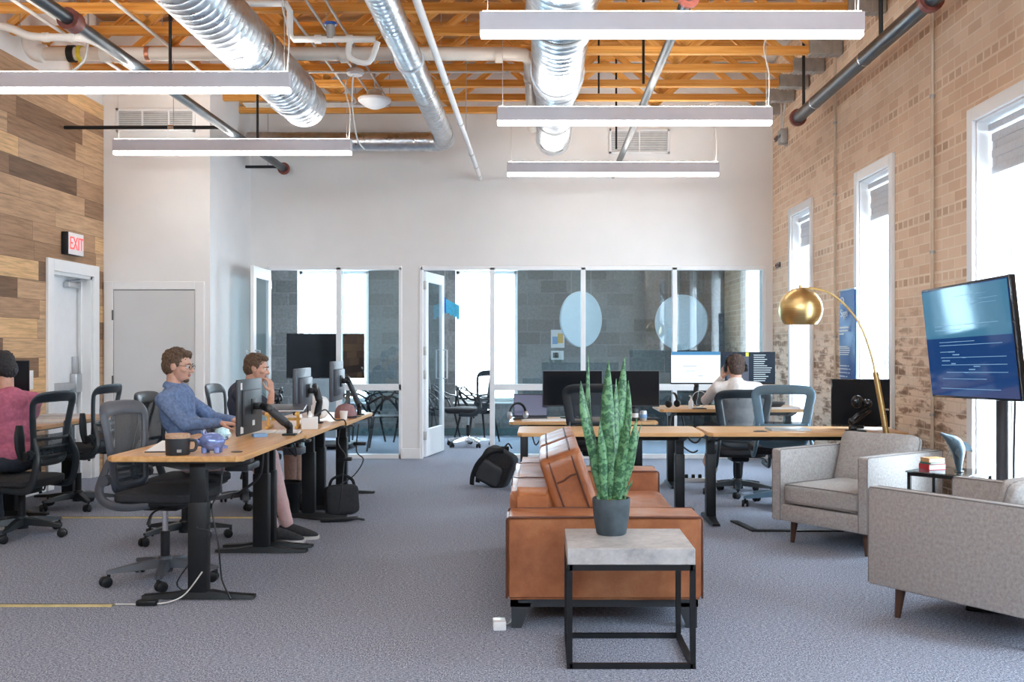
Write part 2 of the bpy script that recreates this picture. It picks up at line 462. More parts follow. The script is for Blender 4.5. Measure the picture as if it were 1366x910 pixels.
def concrete():
    m, nt, out = newmat('concrete'); p = principled(nt, out, rough=.5, spec=.4)
    c = coord(nt, 'Object'); f = noise_(nt, c, 22, 8, .7); g = noise_(nt, c, 5, 4)
    h = math_(nt, 'ADD', math_(nt, 'MULTIPLY', f, .6), math_(nt, 'MULTIPLY', g, .4))
    nt.links.new(ramp(nt, h, [(.34, (.27, .265, .275)), (.5, (.43, .415, .415)), (.66, (.56, .54, .53))]), p.inputs['Base Color'])
    bump(nt, p, f, .15, .002); return m
M['concrete'] = concrete()
def galv():
    m, nt, out = newmat('galvanised'); p = principled(nt, out, (.68, .71, .75), .34, 1.0)
    c = coord(nt, 'Object'); f = noise_(nt, c, 14, 3)
    nt.links.new(ramp(nt, f, [(.3, (.52, .56, .61)), (.7, (.74, .77, .80))]), p.inputs['Base Color'])
    nt.links.new(ramp(nt, noise_(nt, c, 5, 2), [(.3, .24), (.7, .40)]), p.inputs['Roughness'])
    return m
M['galv'] = galv()
def brass():
    m, nt, out = newmat('brass'); p = principled(nt, out, (.66, .47, .20), .34, 1.0)
    c = coord(nt, 'Object', (1, 1, 60)); f = noise_(nt, c, 6, 3)
    nt.links.new(ramp(nt, f, [(.3, (.60, .42, .17)), (.7, (.74, .55, .26))]), p.inputs['Base Color']); return m
M['brass'] = brass()
def leaf():
    m, nt, out = newmat('leaf'); p = principled(nt, out, rough=.38, spec=.5)
    c = coord(nt, 'Object'); s = nt.nodes.new('ShaderNodeSeparateXYZ'); nt.links.new(c, s.inputs[0])
    n = noise_(nt, c, 26, 4, .6)
    z = math_(nt, 'ADD', math_(nt, 'MULTIPLY', s.outputs[2], 26.0), math_(nt, 'MULTIPLY', n, 7.5))
    w = math_(nt, 'ADD', math_(nt, 'MULTIPLY', math_(nt, 'SINE', math_(nt, 'MULTIPLY', z, 3.1)), .5), .5)
    nt.links.new(ramp(nt, w, [(.12, (.030, .10, .045)), (.4, (.065, .19, .08)), (.9, (.14, .30, .14))]), p.inputs['Base Color'])
    return m
M['leaf'] = leaf()
M['leaf_edge'] = simple('leaf_edge', (.42, .50, .20), .4, var=.1)
def hairmat(name, a, b):
    m, nt, out = newmat(name); p = principled(nt, out, rough=.5, spec=.4)
    c = coord(nt, 'Object', (60, 60, 18)); f = noise_(nt, c, 2.2, 4, .7)
    nt.links.new(ramp(nt, f, [(.35, a), (.68, b)]), p.inputs['Base Color']); bump(nt, p, f, .9, .01); return m
M['hair_brown'] = hairmat('hair_brown', (.040, .025, .017), (.21, .125, .075))
M['hair_black'] = hairmat('hair_black', (.006, .006, .008), (.05, .045, .05))
M['hair_dark'] = hairmat('hair_dark', (.02, .012, .01), (.13, .075, .055))
def glass(name, tint=(.80, .90, .93), ior=1.5, rough=0.0, k=1.0):
    m, nt, out = newmat(name)
    t = nt.nodes.new('ShaderNodeBsdfTransparent'); t.inputs[0].default_value = (*tint, 1)
    g = nt.nodes.new('ShaderNodeBsdfGlossy'); g.inputs['Roughness'].default_value = rough; g.inputs[0].default_value = (.95, .98, 1, 1)
    fr = N(nt, 'ShaderNodeFresnel', IOR=ior)
    mx = nt.nodes.new('ShaderNodeMixShader'); geo = nt.nodes.new('ShaderNodeNewGeometry'); front = math_(nt, 'SUBTRACT', 1.0, geo.outputs['Backfacing'])
    nt.links.new(math_(nt, 'MULTIPLY', math_(nt, 'MULTIPLY', fr.outputs[0], k), front), mx.inputs[0])
    nt.links.new(t.outputs[0], mx.inputs[1]); nt.links.new(g.outputs[0], mx.inputs[2]); nt.links.new(mx.outputs[0], out.inputs[0]); return m
M['glass'] = glass('glass', ior=2.1)
M['window_glass'] = glass('window_glass', (.96, .98, .99), 1.45)
M['table_glass'] = glass('table_glass', (.45, .55, .58), 1.7)
def meshcloth(name, col, dens):
    m, nt, out = newmat(name)
    d = nt.nodes.new('ShaderNodeBsdfPrincipled'); d.inputs['Base Color'].default_value = (*col, 1); d.inputs['Roughness'].default_value = .7
    t = nt.nodes.new('ShaderNodeBsdfTransparent'); mx = nt.nodes.new('ShaderNodeMixShader')
    n = noise_(nt, coord(nt, 'Object'), 30, 2); f = math_(nt, 'ADD', math_(nt, 'MULTIPLY', n, .1), dens-.05)
    nt.links.new(f, mx.inputs[0]); nt.links.new(t.outputs[0], mx.inputs[1]); nt.links.new(d.outputs[0], mx.inputs[2]); nt.links.new(mx.outputs[0], out.inputs[0]); return m
M['mesh_open'] = meshcloth('mesh_open', (.40, .41, .43), .20)
M['mesh_dark'] = meshcloth('mesh_dark', (.03, .045, .06), .80)
M['mesh_blue'] = meshcloth('mesh_blue', (.25, .33, .40), .15)
def screen(name, col, s, rough=.08):
    m, nt, out = newmat(name); p = principled(nt, out, (.01, .012, .016), rough, 0.0, .3)
    p.inputs['Emission Color'].default_value = (*col, 1); p.inputs['Emission Strength'].default_value = s; return m
M['screen_off'] = screen('screen_off', (0, 0, 0), 0, .1)
M['screen_navy'] = screen('screen_navy', (.010, .055, .20), .5, .06)
M['screen_teal'] = screen('screen_teal', (.06, .22, .36), .5, .06)
M['screen_white'] = screen('screen_white', (.74, .84, .93), .85, .25)
M['screen_bar'] = screen('screen_bar', (.06, .22, .42), .8, .25)
M['screen_dark'] = screen('screen_dark', (.02, .035, .06), .6, .2)
M['screen_grey'] = screen('screen_grey', (.12, .14, .20), .6, .2)
M['screen_text'] = screen('screen_text', (.55, .68, .76), .8, .3)
M['screen_line'] = screen('screen_line', (.20, .40, .62), .5, .3)
M['screen_yellow'] = screen('screen_yellow', (.7, .75, .1), .8, .3)
M['screen_purple'] = screen('screen_purple', (.05, .045, .11), .6, .2)
# ------------------------------------------------------------------ room shell
XR, XL, YB, YA = 2.91, -4.80, 12.83, 11.25      # right wall, left wall, back wall, closet front
YR, YO = -3.0, 16.2                              # rear wall, outer wall of the meeting rooms
ZT = 4.98
def wall_with_holes(name, mat, axis, a0, a1, t0, t1, z0, z1, holes):
    """wall running along axis ('x' or 'y'); holes = (from, to, bottom, top)"""
    mb = MB()
    def seg(u0, u1, za, zb):
        if u1-u0 < 1e-4 or zb-za < 1e-4: return
        if axis == 'y': mb.bx(t0, t1, u0, u1, za, zb)
        else: mb.bx(u0, u1, t0, t1, za, zb)
    u = a0
    for h0, h1, zb, zt in sorted(holes):
        seg(u, h0, z0, z1); seg(h0, h1, z0, zb); seg(h0, h1, zt, z1); u = h1
    seg(u, a1, z0, z1)
    return struct(mb.build(name, mat, None, 0))
struct(MB().bx(-6.3, 3.3, YR-.2, YO+.3, -.12, 0).build('floor', M['carpet'], None, 0))
struct(MB().bx(-6.3, 3.3, YR-.2, YB+.2, ZT, ZT+.12).build('ceiling', M['deck'], None, 0))
# white insulation board between the top chords over the right of the room
struct(MB().bx(.55, XR-.01, 7.0, YB-.02, 4.955, 4.978).build('ceiling_panel', M['ceil_white'], None, 0))

WIN = [(s+.09, s+.94) for s in (.9, 3.4, 5.9, 8.4, 10.9, 13.4)]
WZ0, WZ1 = .42, 2.91
wall_with_holes('wall_right', M['brick'], 'y', YR, YO+.3, XR, XR+.34, 0, ZT+.1, [(a, b, WZ0, WZ1) for a, b in WIN])
EX0, EX1, EXT = 10.05, 10.96, 2.15
wall_with_holes('wall_left', M['plank_wall'], 'y', YR, YA+.02, XL-.25, XL, 0, 4.05, [(EX0, EX1, -.01, EXT)])
struct(MB().bx(XL-.25, XL-.012, YR, YA+.02, 4.05, ZT).build('wall_left_upper', M['white_wall'], None, 0))
XC = -3.63
struct(MB().bx(-6.2, XC, YA, YB+.14, 0, ZT).build('wall_closet', M['white_wall'], None, 0))
# glass wall: header, post and the strips beside the openings
g = MB(); ZG = 2.40
g.bx(XC, XR, YB, YB+.14, ZG, ZT)
g.bx(XC, -3.42, YB, YB+.14, 0, ZG); g.bx(-1.74, -1.51, YB, YB+.14, 0, ZG); g.bx(2.80, XR, YB, YB+.14, 0, ZG)
struct(g.build('wall_back', M['white_wall'], None, 0))
fill_holes = [(-4.6, -2.3, 3.6, 4.9), (-2.1, .2, 3.6, 4.9), (.4, 2.7, 3.6, 4.9)]  # openings added behind the camera to let soft light in
wall_with_holes('wall_front', M['white_wall'], 'x', -5.1, 3.3, YR-.2, YR, 0, ZT, fill_holes)
OW = [(-3.85, -2.72, .53, 2.62), (-1.35, -.36, .53, 2.62)]
wall_with_holes('wall_outer', M['block'], 'x', -6.3, 3.3, YO, YO+.3, 0, 3.0, OW)
struct(MB().bx(-6.3, -6.1, YA, YO+.3, 0, 3.0).build('wall_meeting_room', M['block'], None, 0))
struct(MB().bx(-6.3, 3.3, YB+.14, YO+.3, 2.78, 2.9).build('ceiling_meeting_room', M['ceil_white'], None, 0))

# ---- windows of the brick wall
def brick_window(i, a, b):
    fr = MB(); c = .09
    for y0, y1, z0, z1 in ((a-c, a, WZ0-c, WZ1+c), (b, b+c, WZ0-c, WZ1+c), (a, b, WZ1, WZ1+c), (a, b, WZ0-c, WZ0)):
        fr.bx(XR-.028, XR, y0, y1, z0, z1, .004, 1)
    o = struct(fr.build('window_%d' % i, M['white_trim'], None, 0))
    rv = MB(); d0, d1 = XR, XR+.34; t = .012
    rv.bx(d0, d1, a, a+t, WZ0, WZ1); rv.bx(d0, d1, b-t, b, WZ0, WZ1); rv.bx(d0, d1, a, b, WZ1-t, WZ1); rv.bx(d0-.04, d1, a, b, WZ0, WZ0+.03)
    rv.build('reveal', M['white_trim'], o, 0)
    sa = MB(); s0, s1 = XR+.23, XR+.29; w = .05
    for y0, y1, z0, z1 in ((a+t, a+t+w, WZ0, WZ1), (b-t-w, b-t, WZ0, WZ1), (a, b, WZ1-w-t, WZ1-t), (a, b, WZ0+.03, WZ0+.03+w), ((a+b)/2-.02, (a+b)/2+.02, WZ0, WZ1)):
        sa.bx(s0, s1, y0, y1, z0, z1, .004, 1)
    sa.build('sash', M['white_gloss'], o, 0)
    MB().bx(XR+.255, XR+.262, a+t, b-t, WZ0+.03, WZ1-t).build('pane', M['window_glass'], o, 0)
    sh = MB(); sh.bx(XR+.07, XR+.13, a+.02, b-.02, WZ1-.075, WZ1-.03, .004, 1)
    for k in range(5):
        z = WZ1-.09-.055*k
        sh.box((XR+.10+(.006 if k % 2 else 0), (a+b)/2, z-.028), (.028, b-a-.05, .062), .012)
    sh.build('roman_shade', M['shade'], o)
    cp = MB(); cp.tube([(XR+.09, b-.1, WZ1-.1), (XR+.085, b-.1, 1.3)], .0025, 6); cp.build('pull_cord', M['cable_white'], o)
for i, (a, b) in enumerate(WIN): brick_window(i+1, a, b)
# ---- windows of the outer wall behind the glass
def outer_window(i, x0, x1, z0, z1, y):
    fr = MB(); w = .06
    for a, b, c, d in ((x0, x0+w, z0, z1), (x1-w, x1, z0, z1), (x0, x1, z1-w, z1), (x0, x1, z0, z0+w)):
        fr.bx(a, b, y+.12, y+.2, c, d, .004, 1)
    fr.bx(x0-.03, x1+.03, y-.05, y+.14, z0-.03, z0, .004, 1)
    o = struct(fr.build('window_%d' % i, M['white_gloss'], None, 0))
    lv = MB(); lv.bx(x0, x0+.01, y, y+.3, z0, z1); lv.bx(x1-.01, x1, y, y+.3, z0, z1); lv.bx(x0, x1, y, y+.3, z1-.01, z1)
    lv.build('reveal', M['white_trim'], o, 0)
    MB().bx(x0+w, x1-w, y+.155, y+.162, z0+w, z1-w).build('pane', M['window_glass'], o, 0)
outer_window(7, *OW[0], YO); outer_window(8, *OW[1], YO)
for k, (x0, x1, z0, z1) in enumerate(fill_holes): outer_window(9+k, x0, x1, z0, z1, YR-.2)  # unseen high windows of the front wall, added for fill light
# ---- glass partition: frames and panes
tr = MB(); y0, y1 = YB-.012, YB+.10
for x0, x1 in ((-3.44, -3.40), (-2.56, -2.495), (-1.775, -1.735), (-1.515, -1.475), (-.635, -.575), (.507, .565), (1.653, 1.71), (2.785, 2.83)):
    tr.bx(x0, x1, y0, y1, 0, ZG, .004, 1)
for x0, x1 in ((-3.42, -1.74), (-1.51, 2.80)): tr.bx(x0, x1, y0, y1, ZG-.035, ZG+.02, .004, 1)
for x0, x1 in ((-2.50, -1.74), (-.58, .51), (.56, 1.66), (1.70, 2.80)):
    tr.bx(x0, x1, y0, y1, .855, .935, .004, 1); tr.bx(x0, x1, y0, y1, 0, .055, .004, 1)
struct(tr.build('trim_1', M['white_gloss'], None, 0))
for k, (x0, x1) in enumerate(((-2.50, -1.77), (-.58, .51), (.56, 1.66), (1.70, 2.79))):
    o = struct(MB().bx(x0, x1, YB+.04, YB+.05, .935, ZG-.035).build('window_%d' % (12+k), M['glass'], None, 0))
    MB().bx(x0, x1, YB+.04, YB+.05, .055, .855).build('lower_pane', M['glass'], o, 0)
# ---- baseboards
struct(MB().bx(-1.75, -1.50, YB-.02, YB, 0, .13, .004, 1).build('baseboard_back', M['white_trim'], None, 0))
struct(MB().bx(XC, XC+.015, YA, YB, 0, .13, .004, 1).build('baseboard_closet', M['white_trim'], None, 0))
bb = MB(); bb.bx(XL, XL+.016, YR, 9.92, 0, .11, .004, 1)
struct(bb.build('baseboard_left', M['white_trim'], None, 0))
struct(MB().bx(XR-.016, XR, YR, YB, 0, .10, .004, 1).build('baseboard_right', M['white_trim'], None, 0))
struct(MB().bx(-6.1, 2.9, YO-.02, YO, 0, .12).build('baseboard_outer', M['teal'], None, 0))
# ---- exit door in the plank wall
dr = MB(); c = .12
for a, b, z0, z1 in ((EX0-c, EX0, 0, EXT+c), (EX1, EX1+c, 0, EXT+c), (EX0, EX1, EXT, EXT+c)): dr.bx(XL-.002, XL+.03, a, b, z0, z1, .005, 1)
D1 = struct(dr.build('door_1', M['white_trim'], None, 0))
jb = MB(); jb.bx(XL-.25, XL, EX0, EX0+.03, 0, EXT); jb.bx(XL-.25, XL, EX1-.03, EX1, 0, EXT); jb.bx(XL-.25, XL, EX0, EX1, EXT-.03, EXT)
jb.bx(XL-.11, XL-.09, EX1-.06, EX1-.03, 0, EXT); jb.bx(XL-.17, XL-.16, EX1-.09, EX1-.03, 0, EXT)
jb.build('jamb', M['white_trim'], D1, 0)
MB().bx(XL-.19, XL-.145, EX0+.03, EX1-.03, .01, EXT-.03).build('leaf', M['white_gloss'], D1, 0)
pb = MB(); pb.bx(XL-.145, XL-.085, EX0+.10, EX1-.06, .955, 1.03, .01); pb.bx(XL-.15, XL-.075, EX1-.20, EX1-.06, .92, 1.12, .012); pb.bx(XL-.145, XL-.10, EX1-.16, EX1-.11, 1.12, 1.30, .006); pb.bx(XL-.145, XL-.10, EX1-.15, EX1-.12, .80, .92, .006)
pb.build('panic_bar', M['alu'], D1)
cl = MB(); cl.bx(XL-.145, XL-.08, EX1-.36, EX1-.08, EXT-.13, EXT-.07, .01); cl.tube([(XL-.1, EX1-.3, EXT-.06), (XL-.02, EX1-.1, EXT-.05)], .01, 8); cl.build('door_closer', M['alu'], D1)
# ---- flush door of the closet
d2 = MB(); xa, xb, zt = -4.69, -3.79, 2.03; yf = YA-.02
for a, b, z0, z1 in ((xa-.10, xa, 0, zt+.09), (xb, xb+.10, 0, zt+.09), (xa, xb, zt, zt+.09)): d2.bx(a, b, yf, YA+.01, z0, z1, .004, 1)
D2 = struct(d2.build('door_2', M['white_trim'], None, 0))
MB().bx(xa+.006, xb-.006, YA-.008, YA+.012, .012, zt-.008).build('leaf', M['door_grey'], D2, 0)
MB().bx(xa, xb, YA-.001, YA+.002, 0, zt).build('shadow_gap', M['hinge_dark'], D2, 0)
for z in (.25, 1.03, 1.75): MB().cyl((xa-.002, yf-.004, z-.055), (xa-.002, yf-.004, z+.055), .009, seg=8).build('hinge', M['hinge_dark'], D2)
hd = MB(); hd.cyl((xb-.08, YA-.008, 1.0), (xb-.08, YA-.06, 1.0), .012); hd.tube([(xb-.08, YA-.06, 1.0), (xb-.2, YA-.06, 1.0)], .009, 8); hd.build('handle', M['alu'], D2)
# ---- glazed doors: one swung into the meeting room, one swung into the office
def glazed_door(i, hinge, ang, w):
    o = thing('door_%d' % i, None, None, hinge, ang); struct(o)
    fr = MB(); h = ZG-.045; t = .022; s = .11
    fr.bx(0, s, -t, t, .012, h, .004, 1); fr.bx(w-s, w, -t, t, .012, h, .004, 1)
    fr.bx(s, w-s, -t, t, h-s-.02, h, .004, 1); fr.bx(s, w-s, -t, t, .012, .36, .004, 1)
    fr.build('leaf', M['white_gloss'], o, 0)
    MB().bx(s, w-s, -.004, .004, .36, h-s-.02).build('pane', M['glass'], o, 0)
    hg = MB()
    for sd in (-1, 1):
        hg.tube([(w-.055, sd*.022, .98), (w-.055, sd*.075, .98), (w-.055, sd*.075, 1.36), (w-.055, sd*.022, 1.36)], .010, 8)
    hg.build('pull_handle', M['alu'], o)
    for z in (.28, 1.05, 1.35, 2.18): MB().box((-.006, 0, z), (.05, .05, .11), .006).build('hinge', M['hinge'], o)
glazed_door(3, (-1.465, YB+.10, 0), R(80), .86)
glazed_door(4, (-3.395, YB-.02, 0), R(-88), .86)
# ---- vents
def grille(name, label, x0, x1, z0, z1, y, nv):
    o = thing(name, label, 'vent', ((x0+x1)/2, y, z0)); w = (x1-x0)/2; h = z1-z0
    fr = MB()
    for a, b, c, d in ((-w, -w+.03, 0, h), (w-.03, w, 0, h), (-w, w, 0, .03), (-w, w, h-.03, h)): fr.bx(a, b, -.02, 0, c, d, .003, 1)
    for k in range(1, nv): fr.bx(-w+2*w*k/nv-.008, -w+2*w*k/nv+.008, -.018, 0, 0, h)
    fr.build('frame', M['white_gloss'], o, 0)
    MB().bx(-w+.02, w-.02, -.003, 0, .02, h-.02).build('backing', M['steel_box'], o, 0)
    sl = MB(); n = int(h/.026)
    for k in range(n):
        z = .03+(h-.06)*(k+.5)/n
        sl.box((0, -.010, z), (2*w-.05, .014, .004), M=None)
    sl.build('slats', M['white_gloss'], o, 0)
grille('air_vent', 'wide white three-section return air grille high above the closed flush door', -4.66, -3.79, 3.76, 4.02, YA, 3)
grille('air_vent', 'white louvred air grille high on the back wall above the glass partition', .86, 1.62, 3.82, 4.13, YB, 2)
# ---- exit sign, light switch
o = thing('exit_sign', 'white EXIT sign with red letters on the plank wall above the exit door', 'sign', (XL, 10.42, 2.33))
MB().bx(0, .07, -.17, .17, 0, .23, .008).build('housing', M['black'], o)
MB().bx(.07, .078, -.165, .165, .005, .225, .003).build('face', M['exit_face'], o)
text('lettering', 'EXIT', .185, M['exit_red'], o, (.081, 0, .112), (R(90), 0, R(90)), .002, sx=.80)
o = thing('light_switch', 'white light switch plate on the plank wall beside the exit door', 'switch', (XL, 9.62, 1.0))
MB().bx(0, .008, -.06, .06, 0, .18, .004).build('plate', M['white_gloss'], o)
for s in (-.028, .028): MB().bx(.008, .014, s-.014, s+.014, .05, .13, .003).build('rocker', M['white_gloss'], o)

# ------------------------------------------------------------------ ceiling trusses
def truss():
    o = thing('ceiling_truss', None, 'truss', (0, 12.35, 4.22))
    x0, x1 = XL+.02, XR-.30
    MB().bx(x0, x1, -.035, .035, 0, .075, .004, 1).build('bottom_chord', M['joist'], o, 0)
    MB().bx(x0, x1, -.035, .035, .63, .70, .004, 1).build('top_chord', M['joist'], o, 0)
    n = 12; st = (x1-x0)/n; web = None
    for k in range(n):
        a = x0+st*k; up = k % 2 == 0
        mb = MB(); L = math.hypot(st, .52); ang = math.atan2(.52, st)
        mb.box((0, 0, 0), (L+.06, .035, .07))
        if web is None: web = mb.build('web', M['joist'], o, 0); w = web
        else:
            w = web.copy(); COL.objects.link(w); w.parent = o
        w.location = (a+st/2, 0, .36); w.rotation_euler = (0, -ang if up else ang, 0)
    sh = MB(); sh.bx(x1-.03, XR-.012, -.06, .06, -.01, .125, .004, 1)
    for k in range(6): sh.bx(x1+.0+.04*k, x1+.012+.04*k, -.066, .066, -.016, .13)
    sh.build('end_shoe', M['steel_box'], o, 0)
    return o
t0 = truss(); ys = [12.35-.62*k for k in range(9)]
words_ = ['nearest the back wall', 'second out from the back wall', 'third out from the back wall', 'fourth out from the back wall', 'fifth out from the back wall',
          'sixth out from the back wall', 'seventh out from the back wall', 'eighth out from the back wall', 'ninth out, just above the top of the view']
for k, y in enumerate(ys):
    o = t0 if k == 0 else dup(t0)
    o.location = (0, y, 4.22); o['label'] = 'orange timber open-web roof truss, ' + words_[k]; o['group'] = 'timber roof trusses'

# ------------------------------------------------------------------ pendant lights
def pendant():
    o = thing('pendant_light', None, 'light', (0, 0, 3.37), 0, 'linear pendant lights'); L = 1.22
    MB().bx(-L, L, -.045, .045, .034, .155, .004, 1).build('housing', M['light_body'], o, 0)
    MB().bx(-L+.004, L-.004, -.041, .041, 0, .034, .01, 2).build('diffuser', M['led'], o)
    MB().bx(-L+.02, L-.02, -.035, .035, .155, .160).build('top_lens', M['led_up'], o, 0)
    for x in (-L+.05, L-.05):
        MB().tube([(x, 0, .155), (x, 0, .845)], .0022, 6).build('suspension_wire', M['wire'], o)
    MB().tube([(L-.03, .01, .155), (L-.02, .02, .45), (L-.07, .01, .7), (L+.0, .0, .84)], .006, 8, 6).build('power_cord', M['cable_white'], o)
    return o
LX, RX = -3.156, .834
p0 = pendant()
spec = [(RX, 6.52, 'white linear pendant light, largest one at the top right of the view'),
        (RX, 9.09, 'white linear pendant light, middle of the three hung over the sofa side'),
        (RX, 11.8, 'small far white linear pendant light below the back wall grille'),
        (LX, 7.94, 'white linear pendant light at top left, cut by the edge of the photo'),
        (LX, 10.5, 'white linear pendant light in front of the wide wall grille at left'),
        (RX, 3.9, 'white linear pendant light over the sofa, nearer than the photo shows'),
        (LX, 5.35, 'white linear pendant light overhead of the near desk, above the view'),
        (RX, 1.3, 'white linear pendant light right over the camera position'),
        (LX, 2.75, 'white linear pendant light left of the camera position')]
for k, (x, y, l) in enumerate(spec):
    o = p0 if k == 0 else dup(p0)
    o.location = (x, y, 3.37); o['label'] = l

# ------------------------------------------------------------------ ducts and pipes
def ridged(prof, pitch=.105, rr=.0024):
    """(radius, y) stations -> profile with standing seams"""
    out = []
    for (r0, a), (r1, b) in zip(prof, prof[1:]):
        n = max(1, int((b-a)/pitch)) if abs(r1-r0) < .02 else 1
        for k in range(n):
            y = a+(b-a)*k/n; r = r0+(r1-r0)*k/n
            if n > 1: out += [(r, y), (r, y+pitch*.62), (r+rr, y+pitch*.70), (r+rr, y+pitch*.82), (r, y+pitch*.9)]
            else: out += [(r, y)]
    out.append(prof[-1]); return out
RY = Matrix.Rotation(R(-90), 4, 'X')      # lathe axis z -> +y
def collar(r, y, w=.05): return [(r, y), (r+.014, y), (r+.014, y+w), (r, y+w)]
o = thing('air_duct', 'large galvanised spiral duct with an open end at the upper left', 'duct', (-2.33, 4.5, 3.79))
MB().lathe(ridged([(.222, 0), (.222, 5.6)]), seg=40, M=RY, cap=False).build('duct_tube', M['galv'], o, 40)
MB().lathe([(.225, 5.05), (.236, 5.05), (.236, 5.13), (.225, 5.13)], seg=40, M=RY, cap=False).build('collar', M['galv'], o)
MB().lathe([(.212, 5.58), (.212, 5.4), (.05, 5.35)], seg=40, M=RY, cap=False).build('damper', M['steel_box'], o)
for y in (1.2, 3.6):
    hs = MB(); hs.lathe([(.226, y), (.229, y), (.229, y+.03), (.226, y+.03)], seg=40, M=RY, cap=False); hs.tube([(0, y+.015, .23), (0, y+.015, 1.2)], .004, 6)
    hs.build('hanger', M['steel_box'], o)
o = thing('air_duct', 'slim galvanised spiral duct that elbows left along the back wall', 'duct', (-1.13, 4.5, 3.88))
MB().lathe(ridged([(.115, 0), (.115, 7.62)], .085, .0016), seg=32, M=RY, cap=False).build('duct_tube', M['galv'], o, 40)
MB().tube([(0, 7.60, 0), (-.02, 7.74, 0), (-.09, 7.83, 0), (-.22, 7.86, 0)], .119, 28, 5).build('elbow', M['galv'], o)
MB().lathe(ridged([(.113, 0), (.113, 2.2)], .10, .0014), seg=32, M=Matrix.Translation((-.2, 7.86, 0)) @ Matrix.Rotation(R(-90), 4, 'Y'), cap=True).build('side_run', M['galv'], o, 40)
MB().lathe(collar(.116, 4.3), seg=32, M=RY, cap=False).build('collar', M['galv'], o)
o = thing('air_duct', 'stepped galvanised spiral duct running to the back wall in the middle', 'duct', (.15, 4.5, 3.84))
MB().lathe(ridged([(.255, 0), (.255, 3.2), (.225, 3.35), (.225, 5.0), (.195, 5.12), (.195, 7.5)]), seg=40, M=RY, cap=False).build('duct_tube', M['galv'], o, 40)
MB().lathe(collar(.227, 4.55, .12), seg=40, M=RY, cap=False).build('collar', M['galv'], o)
MB().lathe([(.198, 7.3), (.205, 7.5), (.19, 7.56), (.06, 7.58), (.0, 7.58)], seg=40, M=RY, cap=False).build('end_diffuser', M['galv'], o)
for y, r in ((2.9, .259), (6.3, .199)):
    hs = MB(); hs.tube([(0, y+.015, r), (0, y+.015, 1.1)], .004, 6); hs.lathe([(r, y), (r+.004, y), (r+.004, y+.03), (r, y+.03)], seg=40, M=RY, cap=False)
    hs.build('hanger', M['steel_box'], o)

def pipe(name, label, pts, r, mat, couplings=(), cmat=None, rods=(), smooth=0, cr=1.35, cw=.05, flange=None, cat='pipe'):
    base = Vector(pts[0]); o = thing(name, label, cat, base)
    L = [Vector(p)-base for p in pts]
    MB().tube(L, r, 14, smooth).build('pipe_run', mat, o)
    for c in couplings:
        p = Vector(c[:3])-base; d = Vector(c[3]).normalized()
        MB().cyl(p-d*cw/2, p+d*cw/2, r*cr, seg=16).build('coupling', cmat or mat, o)
    for x, y, z0, z1, rr in rods:
        MB().cyl(Vector((x, y, z0))-base, Vector((x, y, z1))-base, rr, seg=8).build('hanger_rod', M['black'], o)
    if not rods and (cat == 'pipe') and not name.startswith('wall_'):
        d = L[1]-L[0] if len(L) < 4 else L[2]-L[1]
        q = L[0].lerp(L[1], .7) if len(L) < 4 else L[1].lerp(L[2], .42); q = q+base
        MB().cyl(Vector((q.x, q.y, q.z+r*.5))-base, Vector((q.x, q.y, 4.9))-base, .004, seg=6).build('pipe_hanger', M['steel_box'], o)
    return o
Y1 = (0, 1, 0)
def ring(o, p, d, r, mat, name, w=.03):
    base = o.location; q = Vector(p)-base; dd = Vector(d)
    MB().cyl(q-dd*w/2, q+dd*w/2, r, seg=16).build(name, mat, o)
o = pipe('sprinkler_pipe', 'dark iron sprinkler main running back along the left side', [(-3.164, 4.6, 3.6), (-3.164, 12.65, 3.6)], .044, M['iron'],
     [(-3.164, 6.9, 3.6, Y1)], M['rust_red'], [(-3.164, 8.75, 3.64, 4.9, .014), (-3.164, 11.45, 3.64, 4.9, .014)], cr=1.7, cw=.11)
ring(o, (-3.164, 12.62, 3.6), Y1, .075, M['rust_red'], 'flange')
ring(o, (-3.164, 11.3, 3.6), Y1, .055, M['rust_red'], 'coupling', .06)
pipe('sprinkler_branch', 'thin black branch pipe crossing left in front of the wide grille', [(-4.77, 10.26, 3.60), (-3.21, 10.26, 3.60)], .019, M['black'], [(-3.7, 10.26, 3.60, (1, 0, 0))], M['chrome'], cw=.06)
pipe('sprinkler_branch', 'short black branch pipe low on the back wall beside the iron main', [(-3.60, 12.5, 3.60), (-3.21, 12.5, 3.60)], .018, M['black'])
o = pipe('sprinkler_pipe', 'slim grey iron pipe running back in the middle above the grille', [(.965, 4.6, 3.68), (.965, 12.7, 3.68)], .036, M['iron'],
     [(.965, 6.9, 3.68, Y1), (.965, 10.2, 3.68, Y1)], M['iron'], [(.90, 8.95, 3.70, 4.9, .012), (.88, 11.9, 3.70, 4.9, .012), (.62, 10.9, 4.1, 4.9, .010)], cw=.05, cr=1.25)
ring(o, (.965, 6.66, 3.68), Y1, .075, M['rust_red'], 'flange')
o = pipe('sprinkler_pipe', 'thick dark iron pipe with red end caps along the brick wall', [(2.66, 4.6, 3.77), (2.66, 10.6, 3.77)], .062, M['iron'],
     [(2.66, 9.9, 3.77, Y1), (2.66, 8.4, 3.77, Y1)], M['chrome'], [(2.66, 10.35, 3.8, 4.9, .016), (2.66, 8.0, 3.8, 4.9, .018)], cw=.02, cr=1.06)
ring(o, (2.66, 10.58, 3.77), Y1, .088, M['rust_red'], 'end_cap', .04)
ring(o, (2.66, 6.98, 3.77), Y1, .088, M['rust_red'], 'flange', .06)
